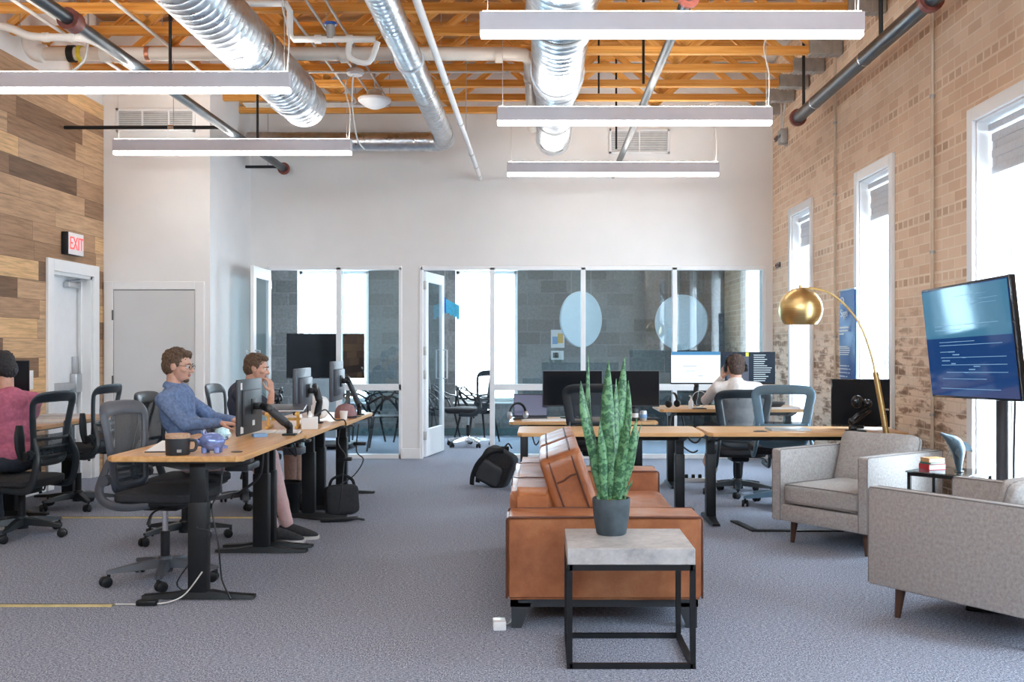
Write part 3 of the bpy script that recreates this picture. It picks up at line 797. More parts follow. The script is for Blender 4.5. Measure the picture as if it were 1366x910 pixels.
pipe('drain_pipe', 'wide cream plastic drain pipe crossing the ceiling with an elbow at the middle duct',
     [(-4.55, 9.4, 4.092), (-3.2, 9.4, 4.092), (-.27, 9.4, 4.092), (-.15, 9.44, 4.092), (-.10, 9.58, 4.092), (-.10, 12.6, 4.092)], .062, M['pvc'],
     [(-3.88, 9.4, 4.08, (1, 0, 0)), (-1.8, 9.4, 4.08, (1, 0, 0)), (-.38, 9.4, 4.08, (1, 0, 0)), (-.10, 10.2, 4.08, Y1), (-.10, 12.2, 4.08, Y1)], M['pvc'], cr=1.15, cw=.07)
o = bpy.data.objects['drain_pipe']
ring(o, (-4.22, 9.4, 4.092), (1, 0, 0), .075, M['yellow'], 'warning_band', .035)
ring(o, (-4.30, 9.4, 4.092), (1, 0, 0), .078, M['black'], 'rubber_coupling', .06)
ring(o, (-3.98, 9.4, 4.092), (1, 0, 0), .073, M['pvc_white'], 'coupling', .10)
ring(o, (-3.6, 9.4, 4.092), (1, 0, 0), .068, M['copper'], 'pipe_clamp', .04)
MB().tube([(0, 0, 0), (-.08, 0, .02), (-.12, 0, .10), (-.13, 0, .22)], .085, 18, 5).build('end_elbow', M['pvc_white'], o)
pipe('vent_pipe', 'white plastic vent pipe curving over the drain pipe at far left', [(-4.74, 8.9, 4.20), (-4.6, 8.9, 4.17), (-4.42, 8.9, 4.10), (-4.1, 8.9, 4.09), (-3.94, 8.92, 4.08), (-3.78, 9.02, 4.01)], .035, M['pvc_white'],
     [(-4.3, 8.9, 4.092, (1, 0, 0)), (-4.06, 8.9, 4.09, (1, 0, 0))], M['pvc_white'], smooth=5, cw=.05, cr=1.2)
o = pipe('flexible_hose', 'grey flexible hose drooping below the drain pipe at far left', [(-4.0, 9.05, 4.2), (-4.02, 9.05, 3.96), (-4.14, 9.05, 3.84), (-4.3, 9.05, 3.80), (-4.7, 9.05, 3.82)], .012, M['conduit'], smooth=6, cat='hose')
MB().cyl((0, 0, 0), (0, 0, .6), .005, seg=6).build('pipe_hanger', M['steel_box'], bpy.data.objects['flexible_hose'])
pipe('conduit_pipe', 'thick white conduit running straight to the back wall right of the slim duct', [(-.75, 4.6, 3.50), (-.75, 12.78, 3.50)], .026, M['pvc_white'],
     [(-.75, y, 3.50, Y1) for y in (8.1, 9.6, 11.1, 11.9, 12.5)], M['conduit'], cr=1.2, cw=.04)
for k, (x, xe) in enumerate(((-2.09, -3.4), (-1.88, -3.4), (-1.72, -3.4))):
    pipe('conduit_pipe', ['leftmost of the three bent ceiling conduits', 'middle of the three bent ceiling conduits', 'rightmost of the three bent ceiling conduits'][k] + ' left of the slim duct',
         [(x, 5.0, 4.185-.004*k), (x, 11.6+.06*k, 4.185-.004*k), (x-.03, 11.68+.06*k, 4.185-.004*k), (x-.10, 11.70+.06*k, 4.185-.004*k), (xe, 11.70+.06*k, 4.185-.004*k)], .012, M['conduit'])
for k, x in enumerate((-4.25, -4.12, -3.45)):
    pipe('conduit_pipe', ['outer thin white conduit above the far left drain pipe', 'inner thin white conduit above the far left drain pipe', 'lone thin white conduit beside the iron main'][k],
         [(x, 5.0, 4.195), (x, 11.2, 4.195)], .016, M['pvc_white'])
pipe('conduit_pipe', 'thin white conduit crossing high behind the slim duct', [(-2.6, 10.2, 4.14), (-.3, 10.2, 4.14)], .012, M['conduit'])
pipe('water_line', 'white looped water pipe with a valve near the top of the left duct',
     [(-2.9, 8.05, 4.10), (-2.12, 8.05, 4.10), (-2.0, 8.05, 4.10), (-1.97, 8.05, 4.04), (-1.97, 8.05, 3.86), (-1.94, 8.05, 3.82), (-1.3, 8.05, 3.82)], .026, M['pvc_white'],
     [(-1.5, 8.05, 3.82, (1, 0, 0)), (-1.75, 8.05, 3.82, (1, 0, 0))], M['pvc_white'], cw=.05)
o = bpy.data.objects['water_line']
MB().cyl((1.25, 0, -.28), (1.25, 0, -.17), .035, seg=12).build('valve', M['steel_box'], o)
MB().cyl((1.25, 0, -.17), (1.25, 0, -.15), .05, seg=16).build('valve_handle', M['bank_blue'], o)
MB().tube([(1.4, 0, -.28), (1.4, 0, -.42), (1.55, 0, -.46), (1.62, 0, -.30)], .024, 10, 4).build('trap', M['pvc_white'], o)
# conduits on the brick wall, junction box, brackets
pipe('wall_conduit', 'slim conduit running up the brick wall between the two far windows', [(XR-.02, 10.05, .1), (XR-.02, 10.05, 4.6)], .012, M['conduit_tan'], [(XR-.02, 10.05, z, (0, 0, 1)) for z in (1.5, 2.9, 3.6)], M['steel_box'], cw=.02, cr=1.5)
pipe('wall_conduit', 'slim conduit running up the brick wall behind the television', [(XR-.02, 7.55, .1), (XR-.02, 7.55, 4.9)], .013, M['conduit_tan'], [(XR-.02, 7.55, z, (0, 0, 1)) for z in (.9, 2.1, 3.25)], M['steel_box'], cw=.02, cr=1.5)
o = thing('junction_box', 'grey steel junction box with conduits high on the brick wall by the corner', 'box', (XR-.09, 12.1, 3.80))
MB().bx(0, .082, -.075, .075, 0, .17, .006).build('housing', M['steel_box'], o); MB().bx(.08, .09, -.05, .05, -.02, .19).build('wall_mount', M['steel_box'], o, 0)
MB().bx(-.006, 0, -.08, .08, .07, .10).build('cover_band', M['hinge_dark'], o)
for dy in (-.03, .03):
    MB().tube([(.04, dy, .17), (.04, dy*2, .35), (.05, dy*4, .5), (.02, dy*7, .62)], .011, 8, 5).build('conduit_stub', M['conduit'], o)
for k, (y, z, l) in enumerate(((12.55, 3.93, 'rusty flat steel anchor plate beside the junction box'), (12.5, 2.37, 'rusty flat steel anchor plate level with the glass wall top'), (9.9, 1.86, 'tiny rusty bolt plate right of the far brick window'))):
    s = 1 if k < 2 else .4
    o = thing('anchor_plate', l, 'bracket', (XR, y, z))
    MB().bx(-.02, 0, -.10*s, .10*s, 0, .06*s, .004).build('plate', M['hinge_dark'], o)
    for d in (-.06*s, .06*s): MB().cyl((-.02, d, .03*s), (-.032, d, .03*s), .012*s, seg=6).build('bolt', M['rust_red'], o)
# ceiling devices
o = thing('wireless_access_point', 'white domed device hung among the conduits beside the slim duct', 'device', (-1.75, 10.8, 4.0))
MB().lathe([(.0, -.09), (.05, -.085), (.11, -.06), (.17, -.01), (.175, .015), (.16, .03), (.0, .035)], seg=32).build('dome', M['white_gloss'], o)
MB().lathe([(.08, .03), (.085, .10), (.03, .12), (.0, .12)], seg=24).build('mount', M['conduit'], o)
MB().cyl((0, 0, .12), (0, 0, .9), .008, seg=8).build('hanger_rod', M['conduit'], o)
o = thing('smoke_detector', 'small white disc detector fed by a white cord at the left duct end', 'detector', (-1.80, 9.95, 4.04))
MB().lathe([(.0, 0), (.07, .0), (.09, .02), (.085, .05), (.04, .075), (.0, .075)], seg=24).build('housing', M['white_gloss'], o)
MB().cyl((0, 0, .075), (0, 0, .2), .025, seg=10).build('stem', M['conduit'], o)
MB().tube([(-.02, 0, .01), (-.05, .1, -.25), (-.03, .25, -.55), (.0, .5, -.62)], .008, 8, 6).build('cord', M['cable_white'], o)
o = thing('security_camera', 'white round ceiling camera mounted on the trusses at the right', 'camera', (2.05, 11.9, 4.19))
MB().lathe([(.0, -.03), (.05, -.02), (.085, .0), (.09, .03), (.0, .035)], seg=24).build('housing', M['white_gloss'], o)
MB().ball((.01, -.03, -.03), .035).build('lens', M['steel_box'], o)
o = thing('fire_sprinkler', 'tiny grey wall sprinkler below the far small pendant light', 'sprinkler', (.91, YB, 3.53))
MB().cyl((0, 0, 0), (0, -.05, 0), .022, seg=12).build('mount_ring', M['steel_box'], o)
MB().cyl((0, -.05, 0), (0, -.09, 0), .01, seg=8).build('nozzle', M['hinge_dark'], o)
# ------------------------------------------------------------------ office chairs
def back_y(x, z): return -.235 - .10*(z-.58) - .16*max(0, z-.85)**1.5 + .55*x*x
def half_w(z):
    pts = [(.56, .185), (.66, .195), (.74, .205), (.88, .228), (.98, .245), (1.03, .235), (1.06, .20)]
    for (a, wa), (b, wb) in zip(pts, pts[1:]):
        if z <= b: return wa+(wb-wa)*max(0, (z-a))/(b-a)
    return .2
def office_chair(label, frame, upper, loc, rz, solid_mesh=False, arms=True, group='mesh office chairs', spin=0.3, lift=0.0):
    z = lift
    o = thing('office_chair', label, 'chair', loc, rz, group)
    hub = MB(); hub.lathe([(.0, .055), (.045, .055), (.05, .09), (.045, .135), (.034, .15), (.0, .15)], seg=20); hub.build('hub', frame, o)
    for k in range(5):
        a = spin+2*pi*k/5; d = Vector((cos(a), sin(a), 0)); n = Vector((-sin(a), cos(a), 0)); rings = []
        for t, w, z0, z1 in ((.02, .036, .085, .135), (.12, .032, .082, .128), (.22, .026, .078, .113), (.30, .022, .075, .098), (.325, .016, .076, .093)):
            rings.append([d*t+n*w+Vector((0, 0, z0)), d*t-n*w+Vector((0, 0, z0)), d*t-n*w*.75+Vector((0, 0, z1)), d*t+n*w*.75+Vector((0, 0, z1))])
        MB().loft(rings).build('base_leg', frame, o, 50)
        c = d*.315; cs = MB(); b = a+1.1*k+.6; ax = Vector((cos(b), sin(b), 0)); off = Vector((-sin(b), cos(b), 0))*.018
        for s in (-1, 1):
            q = c+off+Vector((0, 0, .031)); cs.tube([q+ax*s*.008, q+ax*s*.012, q+ax*s*.024, q+ax*s*.028], [.026, .031, .031, .025], 16)
        cs.cyl(c+Vector((0, 0, .035)), c+Vector((0, 0, .085)), .010, seg=8); cs.ball(c+off*.7+Vector((0, 0, .045)), (.022, .022, .02), u=12, v=8)
        cs.build('caster', M['black'], o)
    MB().cyl((0, 0, .14), (0, 0, .30), .027, seg=16).build('lift_sleeve', M['black'], o)
    MB().cyl((0, 0, .29), (0, 0, .43+z), .017, seg=16).build('gas_lift', M['chrome'], o)
    mc = MB(); mc.box((0, 0, .445+z), (.17, .24, .055), .02); mc.box((0, .0, .47+z), (.34, .10, .022), .008); mc.build('mechanism', M['black'], o)
    lv = MB(); lv.tube([(.10, .05, .445+z), (.22, .05, .44+z), (.27, .05, .42+z), (.295, .05, .375+z)], [.006, .006, .008, .013], 8, 3); lv.build('lever', M['black'], o)
    st = MB(); st.cushion((0, .03, .515+z), (.50, .49, .085), .35, 9, corner=8); st.build('seat', M['black_fabric'], o, 60)
    sp = MB(); sp.cushion((0, .03, .485+z), (.47, .46, .04), .2, 7, corner=8); sp.build('seat_pan', M['black'], o, 60)
    # curved side supports that carry the back
    for s in (-1, 1):
        cb = MB(); P = [(s*.235, .02, .475), (s*.245, -.12, .462), (s*.245, -.235, .485), (s*.235, -.285, .56), (s*.215, -.265, .66), (s*.205, -.24, .74)]
        cb.tube([(x, y, q+(z if q < .5 else 0)) for x, y, q in P], [.016, .018, .022, .024, .022, .014], 10, 5, flat=(1.25, .7)); cb.cyl((s*.225, -.245, .625), (s*.265, -.245, .625), .033, seg=18)
        cb.build('back_support', frame, o)
    # back frame: a closed ring, wide at the top
    P = []
    for zz in (.60, .72, .86, .96): P.append((half_w(zz)-.012, zz, .017))
    P += [(.228, 1.000, .018), (.195, 1.028, .019), (.10, 1.036, .020), (0, 1.037, .020)]
    left = [(-x, q, r) for x, q, r in reversed(P[:-1])]
    ringp = P + left + [(-.12, .565, .014), (0, .56, .014), (.12, .565, .014)]
    fr = MB(); fr.tube([(x, back_y(x, q), q) for x, q, r in ringp], [r for _, _, r in ringp], 12, 5, closed=True, flat=(2.3, .62))
    fr.build('back_frame', frame, o, 60)
    def panel(za, zb, mat, name, inset=.006):
        vs = []; fs = []; nx, nz = 12, 8
        for j in range(nz+1):
            q = za+(zb-za)*j/nz; w = half_w(q)-inset
            for i in range(nx+1):
                x = -w+2*w*i/nx; vs.append((x, back_y(x, q)+.006, q))
        for j in range(nz):
            for i in range(nx): a = j*(nx+1)+i; fs.append((a, a+1, a+nx+2, a+nx+1))
        return MB().add(vs, fs).build(name, mat, o, 60)
    if solid_mesh: panel(.56, 1.035, M['mesh_dark'], 'back_mesh', .02)
    else:
        panel(.76, 1.035, upper, 'back_mesh', .02); panel(.56, .76, M['mesh_dark'], 'lumbar_mesh')
    lb = MB()
    for q in (.60, .665, .73):
        w = half_w(q); lb.tube([(x*w, back_y(x*w, q)-.015-.012*(1-x*x), q) for x in (-1, -.6, -.2, .2, .6, 1)], .009, 8, 3, flat=(1.3, .6))
    lb.build('lumbar_slats', frame, o)
    if arms:
        for s in (-1, 1):
            ar = MB(); ar.tube([(s*.275, -.20, .60), (s*.285, -.19, .68), (s*.285, -.185, .76), (s*.28, -.18, .84)], [.026, .034, .036, .024], 12, 5, flat=(1.5, .55))
            ar.cyl((s*.25, -.215, .615), (s*.29, -.215, .615), .036, seg=16)
            ar.build('flip_armrest', M['black'], o)
    return o
def facing(x, y): return math.atan2(-x, y)          # turn of +Y towards (x, y)
office_chair('black office chair at far left, holding the person in pink', M['frame_black'], M['mesh_open'], (-3.85, 7.60, 0), facing(-.99, .15), spin=-.35, lift=-.10)
office_chair('empty black office chair beside the plank wall desk, near the exit door', M['frame_black'], M['mesh_open'], (-4.04, 8.95, 0), facing(-1, .05), spin=.1)
office_chair('empty grey-backed office chair pushed under the nearest left desk', M['frame_grey'], M['mesh_open'], (-2.25, 6.14, 0), facing(.98, -.12), arms=False, spin=.35, lift=.01)
office_chair('black office chair under the man in the blue shirt', M['frame_black'], M['mesh_dark'], (-2.58, 7.44, 0), facing(1, .0), spin=.6, lift=-.075)
office_chair('grey office chair under the man in the navy shirt', M['frame_grey'], M['mesh_open'], (-2.60, 9.02, 0), facing(1, .0), arms=False, spin=.3, lift=-.10)
office_chair('black mesh office chair under the man wearing headphones', M['frame_black'], M['mesh_dark'], (1.88, 9.74, 0), facing(.0, 1), True, False, spin=.75, lift=-.10)
for c_ in bpy.data.objects['office_chair.005'].children:
    if c_.name.startswith(('back_', 'lumbar')): c_.location.z = -.07
office_chair('blue-grey office chair with an open back behind the grey armchair', M['frame_blue'], M['mesh_blue'], (2.10, 9.02, 0), facing(.08, 1), arms=False, spin=.9)
office_chair('black office chair mostly hidden behind the snake plant', M['frame_black'], M['mesh_dark'], (.46, 9.30, 0), facing(0, 1), True, False, spin=.2)

# ------------------------------------------------------------------ sit-stand desks
def desk(label, x0, x1, y0, y1, zt, along, legs, foot=.62, group='wooden sit-stand desks', fx=None):
    cx, cy = (x0+x1)/2, (y0+y1)/2
    o = thing('sit_stand_desk', label, 'desk', (cx, cy, 0), 0, group)
    c = .035; hx, hy = (x1-x0)/2, (y1-y0)/2
    poly = [(-hx+c, -hy), (hx-c, -hy), (hx, -hy+c), (hx, hy-c), (hx-c, hy), (-hx+c, hy), (-hx, hy-c), (-hx, -hy+c)]
    t = bmesh.new(); mb = MB().prism(poly, zt-.030, zt)
    me = bpy.data.meshes.new('t'); me.from_pydata(mb.v, [], mb.f); t.from_mesh(me); bpy.data.meshes.remove(me)
    bmesh.ops.bevel(t, geom=[e for e in t.edges if abs(e.verts[0].co.z-e.verts[1].co.z) < .001], offset=.005, segments=2, affect='EDGES')
    MB().bm(t).build('tabletop', M['desk'] if along == 'y' else M['desk_x'], o)
    for k in legs:
        lg = MB(); T = Matrix.Translation((fx-cx if fx is not None else 0, k-cy, 0)) if along == 'y' else Matrix.Translation((k-cx, 0, 0)) @ Matrix.Rotation(R(90), 4, 'Z')
        # lower column, thinner sliding column
        lg.box((0, 0, .29), (.105, .075, .50), .006, M=T); lg.box((0, 0, (zt-.08+.5)/2), (.088, .062, zt-.08-.5+.06), .004, M=T)
        col = lg.build('leg', M['black'], o)
        f = MB(); h = foot/2
        rings = []
        for x, w, z1 in ((-h, .032, .022), (-h*.55, .036, .030), (-.07, .040, .046), (.07, .040, .046), (h*.55, .036, .030), (h, .032, .022)):
            rings.append([(x, -w, .004), (x, w, .004), (x, w*.8, z1), (x, -w*.8, z1)])
        f.loft(rings); f2 = MB(); f2.add(f.v, f.f, T); f2.build('foot', M['black'], col)
        b = MB(); rings = []
        for x, z0 in ((-h*.95, zt-.045), (-h*.3, zt-.085), (h*.3, zt-.085), (h*.95, zt-.045)):
            rings.append([(x, -.03, z0), (x, .03, z0), (x, .03, zt-.030), (x, -.03, zt-.030)])
        b.loft(rings); b2 = MB(); b2.add(b.v, b.f, T); b2.build('top_bracket', M['charcoal'], col)
    r = MB(); a, bb_ = min(legs), max(legs)
    for s in (-.13, .13):
        if along == 'y': r.bx((fx-cx if fx else 0)+s-.02, (fx-cx if fx else 0)+s+.02, a-cy, bb_-cy, zt-.075, zt-.035)
        else: r.bx(a-cx, bb_-cx, s-.02, s+.02, zt-.075, zt-.035)
    r.build('cross_rail', M['black'], o)
    return o
desk('nearest wooden sit-stand desk in the left row, with the mug and piggy bank', -2.365, -1.62, 5.56, 7.06, .805, 'y', (5.70, 6.98), fx=-1.90)
desk('second wooden sit-stand desk in the left row, in front of the man in blue', -2.365, -1.63, 7.10, 8.56, .785, 'y', (7.15, 8.40), fx=-1.90)
desk('farthest wooden sit-stand desk in the left row, by the wire chairs', -2.365, -1.63, 8.60, 9.98, .765, 'y', (8.80, 9.80), fx=-1.90)
desk('wooden desk by the plank wall in front of the person in pink', XL+.03, -4.24, 6.62, 8.20, .76, 'y', (6.8, 8.10))
desk('wooden desk by the plank wall just before the exit door', XL+.03, -4.03, 8.24, 9.78, .76, 'y', (8.5, 9.55))
desk('long wooden desk directly behind the leather sofa', -.18, 1.275, 7.92, 8.60, .735, 'x', (.10, 1.12), .58)
desk('wooden desk between the leather sofa desk and the brick wall, behind the armchair', 1.30, 2.86, 7.92, 8.60, .735, 'x', (1.37, 2.66), .58)
desk('wooden desk with the open laptop and two black monitors by the glass wall', -.30, 1.12, 9.72, 10.42, .69, 'x', (-.16, .96), .58)
desk('wooden desk of the man wearing headphones, under two lit monitors', 1.17, 2.66, 10.02, 10.74, .79, 'x', (1.32, 2.50), .58)

# ------------------------------------------------------------------ leather sofa
S = thing('leather_sofa', 'cognac leather sofa with loose back cushions on low black legs', 'sofa', (.317, 6.15, 0))
sx0, sx1, sy0, sy1 = -.487, .488, -1.08, 1.08
def soft_box(mb, x0, x1, y0, y1, z0, z1, r=.03, wob=.004, seed=0, n=8):
    b = bmesh.new(); bmesh.ops.create_cube(b, size=1.0)
    for v in b.verts: v.co = Vector((v.co.x*(x1-x0), v.co.y*(y1-y0), v.co.z*(z1-z0)))
    bmesh.ops.bevel(b, geom=list(b.edges), offset=r, segments=3, affect='EDGES')
    bmesh.ops.subdivide_edges(b, edges=[e for e in b.edges if e.calc_length() > .12], cuts=n, use_grid_fill=True)
    c = Vector(((x0+x1)/2, (y0+y1)/2, (z0+z1)/2))
    for v in b.verts: v.co += c; v.co += noise.noise_vector(v.co*6+Vector((seed, 0, 0)))*wob
    return mb.bm(b)
for s, nm in ((-1, 0), (1, 1)):
    a = soft_box(MB(), sx0, sx1, *( (sy0, sy0+.29) if s < 0 else (sy1-.29, sy1)), .145, .56, .016, .004, nm*9).build('arm', M['leather'], S, 60)
    sm = MB(); z = .556
    for yv in ((sy0+.001, sy0+.289) if s < 0 else (sy1-.001, sy1-.289)):
        pts = [(sx0+.003, yv, .155), (sx0+.003, yv, z-.014), (sx0+.007, yv, z-.005), (sx0+.016, yv, z-.001), (sx0+.3, yv, z+.001), (sx1-.3, yv, z), (sx1-.016, yv, z-.001), (sx1-.007, yv, z-.005), (sx1-.003, yv, z-.014), (sx1-.003, yv, .155)]
        sm.tube(pts, .0055, 8)
    sm.build('welt_seam', M['leather_seam'], a)
bk = soft_box(MB(), sx0+.01, sx0+.25, sy0+.29, sy1-.29, .145, .66, .04, .006, 3).build('back', M['leather'], S, 60)
ys_ = (-.36, .36)
for y in ys_: MB().tube([(sx0+.009, y, .2), (sx0+.009, y, .62), (sx0+.04, y, .660), (sx0+.2, y, .661)], .0028, 6, 3).build('welt_seam', M['leather_seam'], bk)
soft_box(MB(), sx0+.2, sx1-.01, sy0+.29, sy1-.29, .145, .29, .03, .004, 4).build('seat_base', M['leather'], S, 60)
for k, (a, b) in enumerate(((sy0+.295, -.004), (.004, sy1-.295))):
    sc = MB(); sc.cushion((.12, (a+b)/2, .365), (.74, b-a, .165), .30, 10, corner=14, wob=.008, seed=k*5); o = sc.build('seat_cushion', M['leather'], S, 70)
    T = Matrix.Translation((-.150, (a+b)/2, .625)) @ Matrix.Rotation(R(-19), 4, 'Y')
    bc = MB(); bc.cushion((0, 0, 0), (.23, b-a-.015, .45), .0, 12, T, .004, 16, k*7+1)
    o = bc.build('back_cushion', M['leather'], S, 70)
    ws = MB(); hw, hh, hy = .116, .226, (b-a-.015)/2
    for xs in (-.062, .062):
        P = []
        for k2 in range(24):
            t = 2*pi*k2/24; cx_, sn_ = cos(t), sin(t)
            P.append(T @ Vector((xs, math.copysign(abs(cx_)**.22, cx_)*(hy+.002), math.copysign(abs(sn_)**.22, sn_)*(hh+.002))))
        ws.tube(P, .0055, 6, 2, closed=True)
    for zz in (.09,):
        ws.tube([T @ Vector((x, -hy-.002, zz+.01*sin(x*40))) for x in (-.062, -.02, .02, .062)], .005, 6, 2)
    ws.build('welt_seam', M['leather_seam'], o)
lf = MB()
lf.bx(sx0+.02, sx1-.02, sy0+.03, sy0+.07, .105, .148); lf.bx(sx0+.02, sx1-.02, sy1-.07, sy1-.03, .105, .148); lf.bx(sx0+.02, sx0+.06, sy0+.03, sy1-.03, .105, .148); lf.bx(sx1-.06, sx1-.02, sy0+.03, sy1-.03, .105, .148)
lf.build('leg_frame', M['charcoal'], S)
for sx in (-1, 1):
    for sy in (-1, 1):
        x = (sx0+.025) if sx < 0 else (sx1-.025); y = (sy0+.03) if sy < 0 else (sy1-.03)
        MB().loft([[(x, y, 0), (x-sx*.05, y, 0), (x-sx*.05, y-sy*.04, 0), (x, y-sy*.04, 0)], [(x, y, .125), (x-sx*.10, y, .125), (x-sx*.10, y-sy*.05, .125), (x, y-sy*.05, .125)]]).build('leg', M['charcoal'], S, 0)

# ------------------------------------------------------------------ concrete topped side table and snake plant
T_ = thing('side_table', 'low side table with a thick concrete top on a black tube frame', 'table', (.395, 4.695, 0))
MB().bx(-.278, .278, -.245, .245, .452, .524, .003, 1).build('tabletop', M['concrete'], T_, 30)
q = .012; w, d, h = .268, .235, .452
for nm, za, zb in (('top_frame', h-.024, h), ('bottom_frame', 0, .022)):
    fr = MB()
    for x in (-w, w): fr.bx(x-q, x+q, -d-q, d+q, za, zb)
    for y in (-d, d): fr.bx(-w, w, y-q, y+q, za, zb)
    fr.build(nm, M['black'], T_, 0)
for x in (-w, w):
    for y in (-d, d): MB().bx(x-q, x+q, y-q, y+q, .020, h-.02).build('leg', M['black'], T_, 0)
PL = thing('snake_plant', 'tall banded snake plant in a dark slate pot on the concrete table', 'plant', (.332, 4.80, .524))
MB().lathe([(.0, 0), (.064, 0), (.070, .006), (.082, .07), (.088, .14), (.089, .166), (.087, .170), (.081, .170), (.079, .15), (.0, .15)], seg=40).build('pot', M['pot'], PL, 40)
so = MB(); so.lathe([(.0798, .150), (.078, .158), (.04, .164), (.0, .166)], seg=30, cap=False); so.build('soil', M['soil'], PL)
def blade(base, tip, w, bend, tw, seed):
    """one stiff channelled leaf: two-sided thin solid, wide in the middle, sharp tip"""
    n = 16; rings = []; b = Vector(base); t = Vector(tip); ax = t-b
    side0 = Vector((cos(tw), sin(tw), 0)); rd = random.Random(seed)
    ph = rd.uniform(0, 6)
    for i in range(n+1):
        u = i/n
        c = b+ax*u+Vector(bend)*sin(pi*u)*.9 + Vector((sin(u*7+ph), cos(u*6+ph), 0))*.004
        ww = w*(.55+.45*min(1, u*2.2))*(1 if u < .62 else max(.02, (1-((u-.62)/.38)**1.7)))
        a = tw+.35*sin(u*4+ph); sd = Vector((cos(a), sin(a), 0)); nd = Vector((-sin(a), cos(a), 0))
        cup = ww*.40; th = .0035*(1-u*.6)
        up = [c-sd*ww+nd*cup, c-sd*ww*.5+nd*cup*.25, c, c+sd*ww*.5+nd*cup*.25, c+sd*ww+nd*cup]
        lo = [p-nd*th for p in reversed(up)]
        rings.append(up+lo)
    return MB().loft(rings)
def lf_px(px, py, y=4.80): return (px-VX)*y/F-.332, 1.4-(py-VY)*y/F-.524
leaves = [  # base x offset, base y offset, tip px, tip py, half width, tilt in depth, twist
    (-.030, .0, 775, 508, .026, -.03, .3), (-.010, .03, 784, 470, .012, .03, .8), (-.014, -.02, 811, 480, .026, -.02, -.2), (.012, .02, 833, 475, .024, .04, .4),
    (.016, -.03, 833, 556, .024, -.05, -.4), (.030, .01, 851, 557, .019, .0, .2), (.045, .02, 858, 565, .012, .05, .6), (-.04, .03, 783, 565, .021, .05, -.5),
    (.0, .04, 806, 530, .026, .06, .2), (.03, .035, 840, 508, .022, .05, -.3), (-.025, -.035, 800, 560, .020, -.05, .5), (.02, .0, 822, 505, .022, -.01, .9),
    (-.05, .0, 796, 655, .008, -.01, .2), (.055, -.01, 842, 640, .008, -.01, .7), (.035, -.045, 826, 650, .008, -.03, .1)]
for k, (bx_, by_, px, py, w, dy, tw) in enumerate(leaves):
    tx, tz = lf_px(px, py)
    bend = (.5*(bx_-tx)*-.12, 0, 0) if k != 1 else (-.03, 0, 0)
    blade((bx_, by_, .150), (tx, by_+dy*.6, tz), w*1.2, bend, tw, k).build('leaf', M['leaf'], PL, 60)

# ------------------------------------------------------------------ grey armchairs
def armchair(label, loc, rz):
    o = thing('armchair', label, 'armchair', loc, rz, 'grey tweed armchairs'); W, L, t, ht, hb = .40, .44, .075, .672, .165
    for s in (-1, 1):
        xa, xb = (-W, -W+t) if s < 0 else (W-t, W)
        a = MB().bx(xa, xb, -L, L, hb, ht, .012, 3).build('arm', M['grey_fabric'], o)
        pp = MB()
        for x in (xa+.003, xb-.003):
            pp.tube([(x, L-.003, hb+.01), (x, L-.003, ht-.014), (x, L-.014, ht-.002), (x, -L+.014, ht-.002), (x, -L+.003, ht-.014), (x, -L+.003, hb+.01)], .0042, 6)
        pp.build('piping', M['piping'], a)
    b = MB().bx(-W+t-.005, W-t+.005, -L, -L+.09, hb, ht, .012, 3).build('back', M['grey_fabric'], o)
    pp = MB(); pp.tube([(-W+t, -L+.003, ht-.002), (W-t, -L+.003, ht-.002)], .0042, 6); pp.build('piping', M['piping'], b)
    MB().bx(-W+t-.004, W-t+.004, -L+.08, L-.012, hb, .285, .012, 2).build('seat_base', M['grey_fabric'], o)
    sc = MB(); sc.cushion((0, .05, .362), (2*(W-t)-.01, .77, .155), .22, 10, corner=14, wob=.005, seed=2); c = sc.build('seat_cushion', M['grey_fabric'], o, 70)
    pp = MB(); hx, hy = W-t-.008, .382
    for z in (.300, .424):
        pp.tube([(math.copysign(abs(cos(a))**.15, cos(a))*hx, .05+math.copysign(abs(sin(a))**.15, sin(a))*hy, z+.003*sin(a*5)) for a in [2*pi*k/32 for k in range(32)]], .005, 6, 2, closed=True)
    pp.build('piping', M['piping'], c)
    Tm = Matrix.Translation((0, -.235, .578)) @ Matrix.Rotation(R(19), 4, 'X')
    bc = MB(); bc.cushion((0, 0, 0), (2*(W-t)-.015, .40, .17), .55, 10, Tm @ Matrix.Rotation(R(90), 4, 'X'), .006, 12, 4); c = bc.build('back_cushion', M['grey_fabric'], o, 70)
    pp = MB()
    pp.tube([Tm @ Vector((math.copysign(abs(cos(a))**.18, cos(a))*.318, 0, math.copysign(abs(sin(a))**.18, sin(a))*.199)) for a in [2*pi*k/32 for k in range(32)]], .005, 6, 2, closed=True)
    pp.build('piping', M['piping'], c)
    for sx in (-1, 1):
        for sy in (-1, 1):
            x, y = sx*(W-.10), (L-.13 if sy > 0 else -L+.06)
            MB().tube([(x+sx*.012, y+sy*.012, 0), (x, y, hb+.01)], [.015, .029], 14).build('leg', M['brown_wood'], o)
    return o
armchair('grey tweed armchair facing the sofa, below the brass arc lamp', (2.251, 7.285, 0), facing(-.799, -.602))
armchair('grey tweed armchair seen from its side at the right edge, in front of the television', (2.288, 5.209, 0), facing(-.56, .83))

